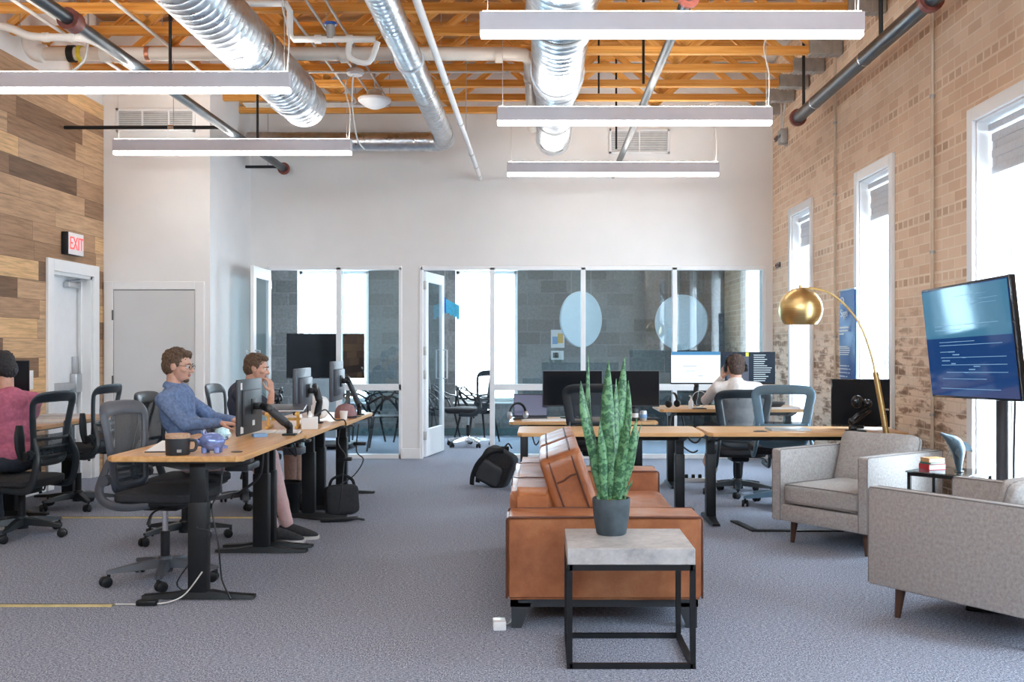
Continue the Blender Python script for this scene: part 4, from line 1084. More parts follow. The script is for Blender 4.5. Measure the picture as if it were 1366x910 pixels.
# ------------------------------------------------------------------ corner table, books, dolphin
E = thing('corner_table', 'small black table with a dark glass top between the two armchairs', 'table', (2.575, 6.44, 0), R(45))
MB().bx(-.20, .20, -.20, .20, .612, .622, .003, 1).build('glass_top', M['table_glass'], E, 30)
f = MB()
for a in (-.18, .18): f.bx(a-.01, a+.01, -.19, .19, .592, .612); f.bx(-.19, .19, a-.01, a+.01, .592, .612)
f.build('frame', M['black'], E, 0)
for x in (-.18, .18):
    for y in (-.18, .18): MB().bx(x-.01, x+.01, y-.01, y+.01, 0, .60).build('leg', M['black'], E, 0)
def book(label, x, y, z, w, d, h, rz, mat):
    o = thing('book', label, 'book', (x, y, z), rz, 'small books under the dolphin')
    c = MB(); c.bx(-w/2, w/2, -d/2, d/2, 0, .0025); c.bx(-w/2, w/2, -d/2, d/2, h-.0025, h); c.bx(-w/2, -w/2+.003, -d/2, d/2, 0, h); c.build('cover', mat, o, 0)
    MB().bx(-w/2+.003, w/2-.004, -d/2+.004, d/2-.004, .0025, h-.0025).build('pages', M['paper'], o, 0)
bx0, by0 = 2.50, 6.53
book('red hardback, bottom of the small pile on the glass corner table', bx0, by0, .622, .13, .10, .035, .3, M['book_red'])
book('thin dark green book in the middle of the pile on the glass corner table', bx0, by0, .657, .12, .095, .012, .38, M['book_green'])
book('tan book, top of the small pile on the glass corner table', bx0+.003, by0, .669, .12, .09, .026, .25, M['book_tan'])
def dolphin():
    o = thing('dolphin_figurine', 'blue-grey leaping dolphin figurine standing on the glass corner table', 'figurine', (2.60, 6.38, .625), .1)
    P = [(.010, 0, 0.0), (.006, 0, .04), (.004, 0, .09), (.0, 0, .135), (-.018, 0, .172), (-.045, 0, .196), (-.078, 0, .218), (-.112, 0, .240)]
    MB().tube(P, [.014, .022, .034, .045, .046, .036, .018, .004], 16, 5).build('body', M['teal_gloss'], o, 60)
    def fin(pts, th, name):
        mb = MB(); mb.prism([(x, z) for x, z in pts], -th, th, Matrix.Rotation(R(90), 4, 'X')); return mb.build(name, M['teal_gloss'], o, 0)
    fin([(.025, .185), (.055, .180), (.080, .160), (.098, .118), (.074, .130), (.045, .125), (.025, .11)], .005, 'dorsal_fin')
    for s in (-1, 1):
        mb = MB(); mb.add([(-.02, s*.035, .16), (-.04, s*.04, .12), (-.03, s*.085, .085), (-.018, s*.033, .158), (-.038, s*.038, .117), (-.029, s*.083, .083)], [(0, 1, 2), (5, 4, 3), (0, 3, 4, 1), (1, 4, 5, 2), (2, 5, 3, 0)]); mb.build('flipper', M['teal_gloss'], o, 0)
    mb = MB(); mb.loft([[(.0, -.045, .004), (.03, -.012, .006), (.04, 0, .004), (.03, .012, .006), (.0, .045, .004), (.012, 0, .012)], [(.0, -.042, 0), (.03, -.012, 0), (.04, 0, 0), (.03, .012, 0), (.0, .042, 0), (.012, 0, 0)]]); mb.build('tail_fluke', M['teal_gloss'], o, 0)
    bl = MB()
    bl.ball((-.048, -.034, .200), .004, u=8, v=6); bl.ball((-.048, .034, .200), .004, u=8, v=6); bl.build('eyes', M['black_gloss'], o)
M['teal_gloss'] = simple('teal_gloss', (.075, .115, .145), .28, .1, var=.2)
dolphin()

# ------------------------------------------------------------------ television on its pole
TV = thing('television', 'large flat television on a pole stand in front of the near brick window', 'television', (2.73, 6.05, 0))
TL, BL, TR, BR = [Vector(p)-Vector((2.73, 6.05, 0)) for p in ((2.454, 6.60, 1.767), (2.522, 6.60, 1.076), (2.512, 5.50, 1.79), (2.58, 5.50, 1.106))]
cc = (TL+BL+TR+BR)/4; u = ((TR-TL)+(BR-BL)).normalized(); v = ((TL-BL)+(TR-BR)); v = (v-u*v.dot(u)).normalized(); n = u.cross(v)
TW, TH = 1.105, .69
TM = Matrix(((u.x, v.x, n.x, cc.x), (u.y, v.y, n.y, cc.y), (u.z, v.z, n.z, cc.z), (0, 0, 0, 1)))
MB().box((0, 0, -.022), (TW, TH, .04), .006, M=TM).build('casing', M['black_gloss'], TV)
MB().box((0, 0, -.05), (TW*.6, TH*.55, .05), .02, M=TM).build('rear_housing', M['black'], TV)
scr = MB().box((0, 0, -.001), (TW-.022, TH-.028, .004), M=TM).build('screen', M['screen_navy'], TV, 0)
ln = MB(); rd = random.Random(3)
MB().box((.0, .175, .0013), (TW-.03, .30, .0006), M=TM).build('screen_reflection', M['screen_teal'], scr, 0)  # teal band paints a pale reflection over the upper screen
for z_, a, b in ((.10, -.40, .40), (.075, -.40, -.05), (.0, -.36, .1), (-.02, -.36, .42), (-.06, -.36, -.22), (-.095, -.36, .45), (-.14, -.36, .45), (-.185, -.30, .45), (-.225, -.36, .2), (-.285, -.40, .35), (.24, .05, .42), (.27, -.1, .3), (.215, .1, .4)):
    ln.box(((a+b)/2, z_, .0018), (b-a, .0035 if z_ < .2 else .002, .0006), M=TM)
for k in range(8): ln.box((rd.uniform(-.3, .1), -.06-.03*k*.6, .0018), (rd.uniform(.04, .12), .006, .0006), M=TM)
ln.build('screen_text', M['screen_line'], scr, 0)
pl_ = MB(); pl_.cyl((0, 0, .02), (0, 0, 1.45), .036, seg=20); pl_.build('pole', M['frame_blue_gloss'] if 'frame_blue_gloss' in M else M['frame_grey'], TV)
MB().bx(-.12, .10, -.24, .24, 0, .022, .008).build('base', M['black'], TV)
mt = MB(); mt.box((-.10, 0, 1.40), (.16, .10, .10), .01); mt.box(tuple(cc+Vector((.05, 0, 0))), (.02, .4, .4), .005); mt.build('wall_bracket', M['black'], TV)
cbl = MB(); cbl.tube([(.03, -.10, 1.25), (.045, -.06, 1.0), (.045, -.045, .7), (.05, -.05, .4), (.06, -.1, .03)], .006, 8, 6); cbl.build('power_cord', M['cable'], TV)

# ------------------------------------------------------------------ brass arc lamp
LP = thing('arc_floor_lamp', 'brass arc floor lamp with a dome shade leaning out behind the grey armchair', 'lamp', (2.70, 7.70, 0))
LPo = Vector((2.70, 7.70, 0))
MB().lathe([(.0, 0), (.13, 0), (.135, .01), (.13, .03), (.03, .035), (.0, .035)], seg=36).build('base', M['brass'], LP)
MB().tube([(0, 0, .03), (-.090, .01, .71), (-.172, .03, 1.21)], [.022, .022, .021], 18, 4).build('pole', M['brass'], LP)
def lpx(px, py, d): return Vector(((px-VX)*d/F, d, 1.4-(py-VY)*d/F))-LPo
MB().tube([(-.170, .03, 1.19), lpx(1161, 470, 7.75), lpx(1148, 435, 7.78), lpx(1129, 409, 7.82), lpx(1108, 392, 7.86), lpx(1088, 385, 7.89), lpx(1068, 385, 7.90)], .0085, 12, 6).build('arc_arm', M['brass'], LP)
MB().cyl((-.120, .02, .93), (-.09, -.02, .93), .007, seg=8).build('adjuster_knob', M['chrome'], LP)
sc_ = lpx(1068, 413, 7.90); rs = .168; prof = []
for k in range(22):
    a = -R(42)+(R(90)+R(42))*k/21; prof.append((rs*cos(a), rs*sin(a)))
prof_in = [(max(r-.004, 0), z-.002) for r, z in reversed(prof)]
MB().lathe(prof+prof_in, sc_, 48, cap=False).build('lamp_shade', M['brass'], LP, 60)
MB().cyl(sc_+Vector((0, 0, rs-.005)), sc_+Vector((0, 0, rs+.02)), .014, seg=14).build('finial', M['brass'], LP)
bl_ = MB(); bl_.ball(sc_+Vector((0, 0, .02)), (.045, .045, .05)); bl_.cyl(sc_+Vector((0, 0, .06)), sc_+Vector((0, 0, .155)), .018, seg=12); bl_.build('bulb', M['paper'], LP)
# ------------------------------------------------------------------ monitors
def basis(c, nrm, tilt=0.0):
    """matrix with local x right, y up, z = screen normal (horizontal direction nrm, tilted up by tilt)"""
    n = Vector((nrm[0], nrm[1], tilt)).normalized(); u = Vector((0, 0, 1)).cross(n).normalized(); v = n.cross(u)
    return Matrix(((u.x, v.x, n.x, c[0]), (u.y, v.y, n.y, c[1]), (u.z, v.z, n.z, c[2]), (0, 0, 0, 1)))
def monitor(label, c, nrm, w, h, base, smat, arm=None, stand=False, casing='black', group=None, depth=.03, stickers=False, content=None, tilt=0.0, name='monitor'):
    o = thing(name, label, 'monitor', base, 0, group); b = Vector(base); T = basis(Vector(c)-b, nrm, tilt)
    MB().box((0, 0, -depth/2), (w, h, depth*.6), .006, M=T).build('casing', M[casing], o)
    MB().box((0, -.01, -depth), (w*.72, h*.66, depth*.9), .012, M=T).build('rear_shell', M[casing], o)
    s = MB().box((0, .004, -depth*.2+.0005), (w-.014, h-.022, .003), M=T).build('screen', M[smat], o, 0)
    if content: content(s, T, w, h, -depth*.2+.0025)
    if stickers:
        st = MB(); st.box((w*.38, h*.38, -depth*.81), (.035, .045, .001), M=T); st.box((-w*.0, -h*.30, -depth*1.46), (.05, .035, .002), M=T); st.box((w*.36, -h*.40, -depth*.81), (.06, .045, .001), M=T)
        st.build('sticker', M['paper'], o, 0)
    mt = MB(); mt.box((0, 0, -depth*1.5), (.105, .105, .014), .003, M=T); mt.box((0, .0, -depth*1.5-.03), (.04, .045, .06), .01, M=T); mt.build('mount_plate', M['black'], o)
    if arm:
        P = [Vector(p)-b for p in arm]
        p0 = Vector((0, 0, 0)); end = T @ Vector((0, 0, -depth*1.5-.06))
        cl = MB(); cl.bx(-.045, .045, -.035, .035, 0, .012, .004); cl.cyl((0, 0, 0), (0, 0, .07), .022, seg=16); cl.build('desk_clamp', M['black'], o)
        pts = [Vector((0, 0, .06))]+P+[end]
        for k, (q0, q1) in enumerate(zip(pts, pts[1:])):
            a = MB(); a.tube([q0, q0.lerp(q1, .12), q0.lerp(q1, .88), q1], [.020, .026, .024, .019], 12, flat=(1.15, .85)); a.ball(q1, .026, u=14, v=10); a.build('arm_segment', M['black' if k % 2 == 0 else 'charcoal'], o)
    if stand:
        q = T @ Vector((0, -h*.2, -depth*1.6)); f = Vector((q.x, q.y, .012))
        sd = MB(); sd.tube([q, (f.x, f.y, q.z*.5), f], .022, 12, flat=(1.5, .6)); sd.box((f.x, f.y+.03*nrm[1]*0, .006), (.24, .18, .012), .005); sd.build('stand', M['black'], o)
    return o
monitor('dark monitor seen from behind with white stickers, on the nearest left desk', (-1.985, 6.93, 1.0), (-1, .02), .53, .37, (-1.69, 6.90, .805), 'screen_off', [(-1.70, 6.86, .885), (-1.80, 6.80, .99)], casing='charcoal', group='left row monitors', stickers=True)
monitor('silver-edged monitor on an arm over the second left desk', (-1.93, 8.20, 1.05), (-1, -.01), .54, .36, (-1.80, 8.25, .785), 'screen_off', [(-1.79, 8.30, .96), (-1.83, 8.32, 1.08)], casing='frame_grey', group='left row monitors', depth=.045)
monitor('silver-edged monitor on an arm over the farthest left desk', (-1.885, 9.35, 1.09), (-1, -.01), .54, .36, (-1.69, 9.55, .765), 'screen_off', [(-1.70, 9.58, .86), (-1.78, 9.45, 1.11)], casing='frame_grey', group='left row monitors', depth=.045)
monitor('dark monitor on the plank wall desk in front of the person in pink', (-4.42, 8.30, 1.14), (.45, -.9), .50, .30, (-4.45, 8.38, .76), 'screen_off', stand=True)
def lines_white(s, T, w, h, z):
    MB().box((0, h*.455, z), (w-.016, .035, .0006), M=T).build('title_bar', M['screen_bar'], s, 0)
    l = MB(); l.box((-.06, 0.02, z), (.14, .004, .0006), M=T); l.box((-.05, -.03, z), (.10, .004, .0006), M=T); l.box((.05, -.08, z), (.05, .004, .0006), M=T); l.build('page_lines', M['screen_bar'], s, 0)
def lines_code(s, T, w, h, z):
    MB().box((-w*.19, -h*.02, z), (w*.40, h*.78, .0006), M=T).build('side_panel', M['screen_grey'], s, 0)
    MB().box((-w*.02, h*.42, z+.0006), (.03, .04, .0006), M=T).build('badge', M['screen_yellow'], s, 0)
    l = MB(); rd = random.Random(4)
    for k in range(13):
        L_ = rd.uniform(.10, .19); l.box((w*.10+L_/2, h*.40-h*.066*k, z), (L_, .0075, .0006), M=T)
    l.build('code_lines', M['screen_text'], s, 0)
monitor('lit monitor showing a white page, left of the man wearing headphones', (1.585, 10.45, 1.185), (0, -1), .515, .33, (1.60, 10.62, .79), 'screen_white', [(1.62, 10.62, 1.0)], group='lit monitor pair', content=lines_white)
monitor('lit monitor with a dark code page, right of the man wearing headphones', (2.125, 10.47, 1.185), (-.05, -1), .55, .33, (2.02, 10.62, .79), 'screen_dark', [(2.08, 10.62, 1.0)], group='lit monitor pair', content=lines_code)
monitor('left one of the two dark monitors behind the snake plant', (.32, 10.20, .985), (.06, -1), .60, .36, (.335, 10.32, .69), 'screen_off', stand=True, casing='frame_grey', group='dark monitor pair')
monitor('right one of the two dark monitors behind the snake plant', (.915, 10.20, .985), (-.05, -1), .54, .36, (.90, 10.32, .69), 'screen_off', stand=True, casing='frame_grey', group='dark monitor pair')
monitor('glossy black monitor on the desk behind the brass lamp, by the blue banner', (2.60, 8.32, .945), (-.20, -1), .46, .39, (2.56, 8.05, .735), 'screen_off', None, casing='black_gloss', name='monitor')
o = bpy.data.objects['monitor.008']
MB().tube([(.02, .27, .008), (.02, .268, .03)], .05, 12).build('foot', M['black'], o)
da = thing('articulated_mount', 'black articulated desk arm clamped in front of the glossy black monitor', 'arm', (2.47, 8.02, .735))
mb = MB(); mb.bx(-.07, .07, -.05, .05, 0, .014, .004); mb.bx(-.05, .0, -.03, .03, .014, .05, .008); mb.build('base', M['black'], da)
mb = MB(); mb.tube([(-.03, 0, .03), (-.035, 0, .09), (.02, 0, .14)], .016, 10); mb.ball((-.035, 0, .085), .026); mb.build('lower_arm', M['black_gloss'], da)
mb = MB(); mb.tube([(-.02, 0, .07), (.12, .02, .17)], .015, 10); mb.tube([(-.035, 0, .10), (.11, .02, .20)], .01, 10); mb.build('upper_arm', M['black_gloss'], da)
mb = MB(); mb.ball((.10, .02, .22), .035); mb.ball((.02, .03, .235), (.05, .03, .05)); mb.tube([(.10, .02, .20), (.10, .10, .235)], .02, 12); mb.build('head_joint', M['black_gloss'], da)

# ------------------------------------------------------------------ left row: things on and under the desks
def ob(name, label, cat, loc, rz=0, group=None): return thing(name, label, cat, loc, rz, group)
o = ob('coffee_mug', 'black mug with a tan lid at the front edge of the nearest left desk', 'mug', (-2.005, 5.66, .805))
MB().lathe([(.0, 0), (.060, 0), (.064, .004), (.066, .09), (.063, .092), (.06, .09), (.058, .01), (.0, .01)], seg=40).build('body', M['charcoal'], o, 50)
MB().lathe([(.0, .092), (.066, .092), (.067, .112), (.062, .116), (.0, .116)], seg=40).build('lid', M['cork'], o)
MB().tube([(.062, 0, .022), (.092, 0, .026), (.103, 0, .05), (.095, 0, .078), (.063, 0, .080)], .0065, 10, 5, flat=(1.3, .8)).build('handle', M['charcoal'], o)
MB().bx(.018, .042, -.0655, -.0605, .018, .034).build('emblem', M['steel_box'], o, 0)
o = ob('piggy_bank', 'shiny blue piggy bank beside the mug on the nearest left desk', 'piggy bank', (-1.845, 5.75, .8065))
MB().ball((0, 0, .062), (.072, .056, .052), u=28, v=18).build('body', M['piggy'], o, 60)
MB().tube([(-.060, -.01, .060), (-.088, -.014, .056)], [.024, .021], 16).build('snout', M['piggy'], o)
for s in (-1, 1):
    MB().loft([[(-.045, s*.025-.01, .10), (-.030, s*.030-.01, .106), (-.035, s*.012, .108)], [(-.05, s*.032-.01, .128), (-.047, s*.033-.01, .129), (-.048, s*.030-.01, .129)]]).build('ear', M['piggy'], o)
    for x in (-.035, .035): MB().cyl((x, s*.03, 0), (x, s*.027, .03), .014, .017, 14).build('leg', M['piggy'], o)
    MB().ball((-.062, s*.022-.01, .078), .005, u=8, v=6).build('eye', M['black'], o)
MB().tube([(.07, 0, .07), (.085, .006, .078), (.082, .012, .088), (.074, .008, .085)], .004, 8, 4).build('tail', M['piggy'], o)
o = ob('crystal_ornament', 'small pale blue faceted ornament just behind the piggy bank', 'ornament', (-1.87, 6.02, .805))
MB().lathe([(.0, 0), (.03, 0), (.032, .012), (.010, .022), (.010, .05), (.0, .05)], seg=20).build('foot', M['piggy'], o)
MB().lathe([(.012, .045), (.034, .060), (.045, .085), (.038, .112), (.0, .125)], seg=9).build('gem', M['piggy_light'], o, 0)
o = ob('folded_paper', 'white folded paper standing behind the mug on the nearest left desk', 'paper', (-2.14, 5.84, .805), .15)
MB().add([(-.11, -.05, 0), (.10, -.06, 0), (.10, .01, .055), (-.02, .02, .06), (-.11, .09, 0), (.10, .09, 0)], [(0, 1, 2, 3), (3, 2, 5, 4), (0, 3, 4), (1, 5, 2)]).build('sheet', M['paper'], o, 0)
MB().bx(-.10, .07, -.062, -.05, 0, .006).build('pen', M['charcoal'], o)
o = ob('notebook', 'open white notebook in front of the man in the blue shirt', 'notebook', (-1.88, 7.28, .786), .15)
for s in (-1, 1): MB().cushion((s*.085, 0, .010), (.165, .23, .020), .3, 5, corner=20).build('page_block', M['paper'], o)
MB().bx(-.175, .175, -.122, .122, 0, .004, .002, 1).build('cover', M['charcoal'], o)
o = ob('computer_mouse', 'white computer mouse beside the near monitor on the left desk', 'mouse', (-2.03, 6.62, .805), .3)
MB().ball((0, 0, .0265), (.032, .058, .026), u=24, v=12).build('shell', M['white_gloss'], o)
MB().cyl((-.004, .03, .045), (.004, .03, .045), .008, seg=12).build('scroll_wheel', M['charcoal'], o)
o = ob('desk_grommet', 'round black cable cap set into the nearest left desk', 'cap', (-1.72, 5.80, .8055))
MB().lathe([(.0, 0), (.032, 0), (.032, .003), (.026, .004), (.0, .003)], seg=28).build('cap', M['black'], o)
o = ob('laptop_stand', 'yellow wooden laptop stand holding a closed laptop on the second left desk', 'laptop stand', (-1.95, 7.78, .785), .1)
for s in (-.11, .11):
    fr = MB(); fr.box((s, 0, .012), (.022, .26, .022), .004); fr.box((s, -.03, .07), (.022, .022, .13), .004, M=Matrix.Rotation(0, 4, 'X')); fr.box((s, .02, .125), (.022, .28, .022), .004, M=Matrix.Translation((0, 0, 0)) @ Matrix.Rotation(R(8), 4, 'X')); fr.build('side_frame', M['wood_yellow'], o)
MB().box((0, .11, .06), (.22, .02, .02), .004).build('cross_bar', M['wood_yellow'], o)
o2 = ob('laptop', 'closed silver laptop resting on the yellow wooden stand', 'laptop', (-1.95, 7.80, .927), .1)
MB().box((0, 0, .006), (.31, .22, .010), .004, M=Matrix.Rotation(R(8), 4, 'X')).build('base', M['alu'], o2)
MB().box((0, 0, .016), (.31, .22, .007), .003, M=Matrix.Rotation(R(8), 4, 'X')).build('lid', M['frame_grey'], o2)
o = ob('sticky_notes', 'small blue notepad at the far end of the nearest left desk', 'notepad', (-1.86, 6.78, .805), .5)
MB().bx(-.045, .045, -.035, .035, 0, .022, .002, 1).build('pad', M['paper_blue'], o)
o = ob('white_cup', 'small white cup beside the mauve cap on the farthest left desk', 'cup', (-1.72, 8.95, .765))
MB().lathe([(.0, 0), (.028, 0), (.036, .075), (.033, .075), (.026, .006), (.0, .006)], seg=24).build('body', M['paper'], o)
o = ob('tissue_box', 'white cardboard box under the arm of the second left monitor', 'box', (-1.74, 7.72, .785), .2)
MB().bx(-.06, .06, -.10, .10, 0, .085, .004, 1).build('carton', M['paper'], o)
MB().tube([(0, -.02, .08), (.01, 0, .115), (.0, .02, .08)], .015, 8, 4, flat=(1.5, .4)).build('tissue', M['paper'], o)
o = ob('white_bag', 'crumpled white paper bag behind the second left monitor', 'bag', (-1.93, 8.78, .778))
b = MB(); b.cushion((0, 0, .10), (.20, .22, .20), .3, 8, corner=8, wob=.02, seed=3); b.build('bag_body', M['paper'], o, 60)
o = ob('baseball_cap', 'mauve baseball cap with a dark brim on the farthest left desk', 'cap', (-1.75, 9.20, .765), -.5)
MB().lathe([(.098, 0), (.100, .03), (.092, .075), (.068, .108), (.03, .124), (.0, .128)], seg=32, cap=True).build('crown', M['cap'], o, 60)
MB().ball((0, 0, .127), .009, u=10, v=6).build('button', M['cap'], o)
br = MB(); br.loft([[(.09*cos(a), .09*sin(a), .012), ((.09+.075*cos(a))*cos(a)+.0, .10*sin(a), .002+.012*cos(a)), ((.09+.075*cos(a))*cos(a), .10*sin(a), .006+.012*cos(a)), (.09*cos(a), .09*sin(a), .018)] for a in [R(-80+16*k) for k in range(11)]]); br.build('brim', M['black_fabric'], o, 60)
# under-desk clutter
o = ob('trash_bin', 'black bin behind the second left desk leg, next to the brown trousers', 'bin', (-2.13, 8.60, 0))
MB().lathe([(.0, 0), (.10, 0), (.125, .26), (.13, .27), (.122, .27), (.096, .01), (.0, .01)], seg=28).build('body', M['black'], o, 50)
o = ob('laptop_bag', 'black shoulder bag leaning at the foot of the left desk row', 'bag', (-1.66, 8.56, 0), .5)
b = MB(); b.cushion((0, 0, .125), (.28, .09, .25), .15, 8, Matrix.Rotation(R(-8), 4, 'X'), .006, 10); b.build('bag_body', M['black_fabric'], o, 60)
MB().tube([(-.11, 0, .22), (-.09, -.02, .30), (.0, -.03, .33), (.08, -.02, .29), (.11, 0, .22)], .008, 8, 5, flat=(1.6, .5)).build('strap', M['black'], o)
MB().box((0, -.052, .12), (.20, .012, .14), .005, M=Matrix.Rotation(R(-8), 4, 'X')).build('front_pocket', M['charcoal'], o)
def cable(label, pts, r=.005, mat='cable', plug=None):
    o = ob('power_cable', label, 'cable', pts[0]); b = Vector(pts[0])
    MB().tube([Vector(p)-b for p in pts], r, 8, 6).build('cord', M[mat], o)
    if plug:
        q = Vector(plug)-b; MB().box(q, (.11, .05, .03), .008).build('adapter', M['black'], o)
    return o
cable('loose black cable looping down the far side of the nearest desk leg', [(-1.80, 5.80, .76), (-1.80, 5.76, .60), (-1.84, 5.74, .50), (-1.80, 5.72, .30), (-1.79, 5.74, .12), (-1.76, 5.70, .07), (-1.70, 5.62, .015)])
cable('thin black cable curling over the foot of the nearest desk leg', [(-1.83, 5.70, .42), (-1.90, 5.66, .40), (-1.82, 5.66, .36), (-1.98, 5.70, .16), (-2.03, 5.72, .07), (-1.97, 5.74, .02)], .004)
cable('white extension cord running across the near desk foot to the floor strip', [(-1.85, 5.60, .17), (-1.93, 5.58, .06), (-2.0, 5.56, .02), (-2.10, 5.545, .008), (-2.30, 5.54, .008)], .004, 'conduit', (-2.13, 5.545, .016))
cable('black cable hanging in a big loop below the nearest left desktop', [(-1.68, 6.2, .765), (-1.70, 6.2, .62), (-1.82, 6.2, .52), (-1.88, 6.28, .50), (-1.92, 6.36, .46)], .008)
cable('black monitor cable drooping from the near monitor arm', [(-1.72, 6.88, .80), (-1.66, 6.9, .74), (-1.66, 6.95, .66), (-1.72, 7.0, .70)], .006)
cable('black power cable with an inline brick hanging under the far left desk', [(-1.66, 8.5, .74), (-1.68, 8.5, .60), (-1.62, 8.5, .50), (-1.63, 8.48, .40), (-1.64, 8.44, .2), (-1.66, 8.42, .03)], .006, plug=(-1.62, 8.5, .47))
cable('second black cable hanging beside the inline brick under the far left desk', [(-1.58, 8.9, .73), (-1.60, 8.9, .5), (-1.54, 8.9, .42), (-1.60, 8.8, .30), (-1.72, 8.7, .22)], .006, plug=(-1.57, 8.9, .56))
cable('tangled black cables on the floor by the shoulder bag', [(-1.95, 8.30, .02), (-1.8, 8.22, .02), (-1.6, 8.28, .015), (-1.48, 8.35, .012), (-1.56, 8.2, .012), (-1.75, 8.16, .012), (-1.5, 8.18, .03), (-1.42, 8.24, .012)], .010)
cable('black cable trailing along the monitor arms of the left row', [(-1.82, 7.9, .80), (-1.72, 8.1, .90), (-1.70, 8.26, .86), (-1.68, 8.40, .80), (-1.615, 8.44, .795), (-1.60, 8.44, .70)], .006)
cable('dark cable draped from the second monitor down to the desk', [(-1.84, 8.10, .93), (-1.83, 8.06, .86), (-1.80, 8.0, .81), (-1.76, 7.9, .795)], .006)
o = ob('cable_holder', 'blue-grey cable tray with plugs clipped under the desk joint', 'tray', (-1.70, 7.06, .66))
MB().bx(-.06, .06, -.06, .10, 0, .05, .006).build('tray', M['frame_grey'], o)
for k in range(4): MB().box((-.035+.03*k, .02*(k % 2), .065), (.022, .03, .03), .004).build('plug', M['piggy_light' if k % 2 else 'black'], o)
o = ob('computer_tower', 'black computer box mounted under the nearest left desk', 'computer', (-1.72, 5.98, .686))
MB().bx(-.09, .05, -.12, .12, 0, .042, .012).build('case', M['charcoal'], o)
# floor cord covers
for x0_, x1_, y_, l in ((-4.78, -2.31, 5.535, 'thin brass cord cover across the carpet at the lower left'), (-3.97, -2.25, 8.39, 'thin brass cord cover across the carpet under the left desk row')):
    o = ob('cord_cover', l, 'cord cover', ((x0_+x1_)/2, y_, 0)); hw = (x1_-x0_)/2
    MB().loft([[(-hw, -.025, 0), (-hw, .025, 0), (-hw, .012, .010), (-hw, -.012, .010)], [(hw, -.025, 0), (hw, .025, 0), (hw, .012, .010), (hw, -.012, .010)]]).build('channel', M['brass_strip'], o, 0)
    MB().bx(-hw, hw, -.003, .003, .0095, .0115).build('center_line', M['trouser_dark'], o, 0)
# things on the plank wall desks
def papers(label, x, y, z, w, d, rz, mat='paper', h=.012):
    o = ob('paper_stack', label, 'papers', (x, y, z), rz); MB().bx(-w/2, w/2, -d/2, d/2, 0, h*.5).build('sheets', M['paper'], o, 0)
    MB().box((.01, .008, h*.75), (w*.94, d*.94, h*.45), M=Matrix.Rotation(.12, 4, 'Z')).build('top_sheet', M[mat], o, 0)
papers('loose white papers on the plank wall desk beside the person in pink', -4.22, 8.74, .76, .30, .40, .2)
papers('stack of grey magazines at the door end of the plank wall desk', -4.30, 9.15, .76, .30, .26, -.2, 'shade', .04)
o = ob('small_tin', 'small round yellow-green box at the corner of the plank wall desk', 'box', (-4.10, 9.68, .76))
MB().lathe([(.0, 0), (.03, 0), (.032, .05), (.03, .055), (.0, .055)], seg=20).build('tin', M['brass_strip'], o)
cable('black headset cord coiled below the person in pink', [(-4.12, 7.25, .42), (-4.15, 7.2, .30), (-4.18, 7.22, .24), (-4.14, 7.22, .18), (-4.1, 7.22, .22), (-4.13, 7.24, .30)], .006)
cable('black plug lead hanging under the plank wall desk', [(-4.25, 8.6, .70), (-4.2, 8.6, .4), (-4.22, 8.62, .25), (-4.17, 8.6, .20), (-4.15, 8.6, .3)], .007)

# ------------------------------------------------------------------ right rows: things on desks
o = ob('laptop', 'open laptop with a dark purple screen at the left end of the glass wall desk', 'laptop', (-.10, 10.12, .69))
MB().bx(-.17, .17, -.12, .12, 0, .016, .006).build('keyboard_deck', M['charcoal'], o)
l = MB().box((0, 0, .115), (.34, .008, .23), .004, M=Matrix.Translation((0, .125, .012)) @ Matrix.Rotation(R(-10), 4, 'X')).build('lid', M['charcoal'], o)
MB().box((0, -.005, .117), (.325, .002, .205), M=Matrix.Translation((0, .125, .012)) @ Matrix.Rotation(R(-10), 4, 'X')).build('screen', M['screen_purple'], l, 0)
def headset(label, loc, Rm, r=.085, mat='black', cup='alu'):
    o = ob('headphones', label, 'headphones', loc)
    MB().tube([Rm @ Vector((r*cos(a)*1.0, 0, r*1.1*sin(a)+.02)) for a in [R(-8+19.6*k) for k in range(11)]], .008, 10, 3, flat=(1.6, .7)).build('headband', M[mat], o)
    for s in (-1, 1):
        c = MB(); c.lathe([(.0, 0), (.034, 0), (.037, .008), (.034, .024), (.02, .03), (.0, .03)], (0, 0, 0), 24, Matrix.Translation(Rm @ Vector((s*(r-.010), 0, 0))) @ Rm.to_4x4() @ Matrix.Rotation(s*R(90), 4, 'Y')); c.build('ear_cup', M[cup], o)
    return o
headset('silver and black headphones standing beside the purple laptop', (-.22, 9.86, .745), Matrix.Rotation(.5, 3, 'Z'))
papers('scattered papers in front of the purple laptop', .03, 9.88, .69, .42, .2, .1)
o = ob('notebook', 'closed grey notebook right of the scattered papers', 'notebook', (.37, 9.87, .69), .05)
MB().bx(-.10, .10, -.07, .07, 0, .03, .004, 1).build('cover', M['charcoal'], o); MB().bx(-.097, .097, -.0715, -.06, .005, .025).build('pages', M['paper'], o)
for k, (x, r, h, m_, l) in enumerate(((.80, .036, .13, 'paper', 'white paper cup with a tan band on the glass wall desk'), (.905, .033, .12, 'charcoal', 'dark drink can with white print on the glass wall desk'), (.985, .034, .10, 'alu', 'silver drink can at the right of the cans on the glass wall desk'))):
    o = ob('drink_can' if k else 'paper_cup', l, 'can' if k else 'cup', (x, 9.80, .69))
    MB().lathe([(.0, 0), (r*.85, 0), (r, .008), (r, h-.012), (r*.85, h), (.0, h-.003)], seg=28).build('body', M[m_], o)
    bd = MB(); bd.lathe([(r+.0008, h*.3), (r+.0008, h*.65)], seg=28, cap=False); bd.build('label_band', M['cork' if k == 0 else 'paper' if k == 1 else 'paper_blue'], o)
o = ob('keyboard', 'black keyboard at the right end of the glass wall desk', 'keyboard', (1.0, 10.0, .69), .2)
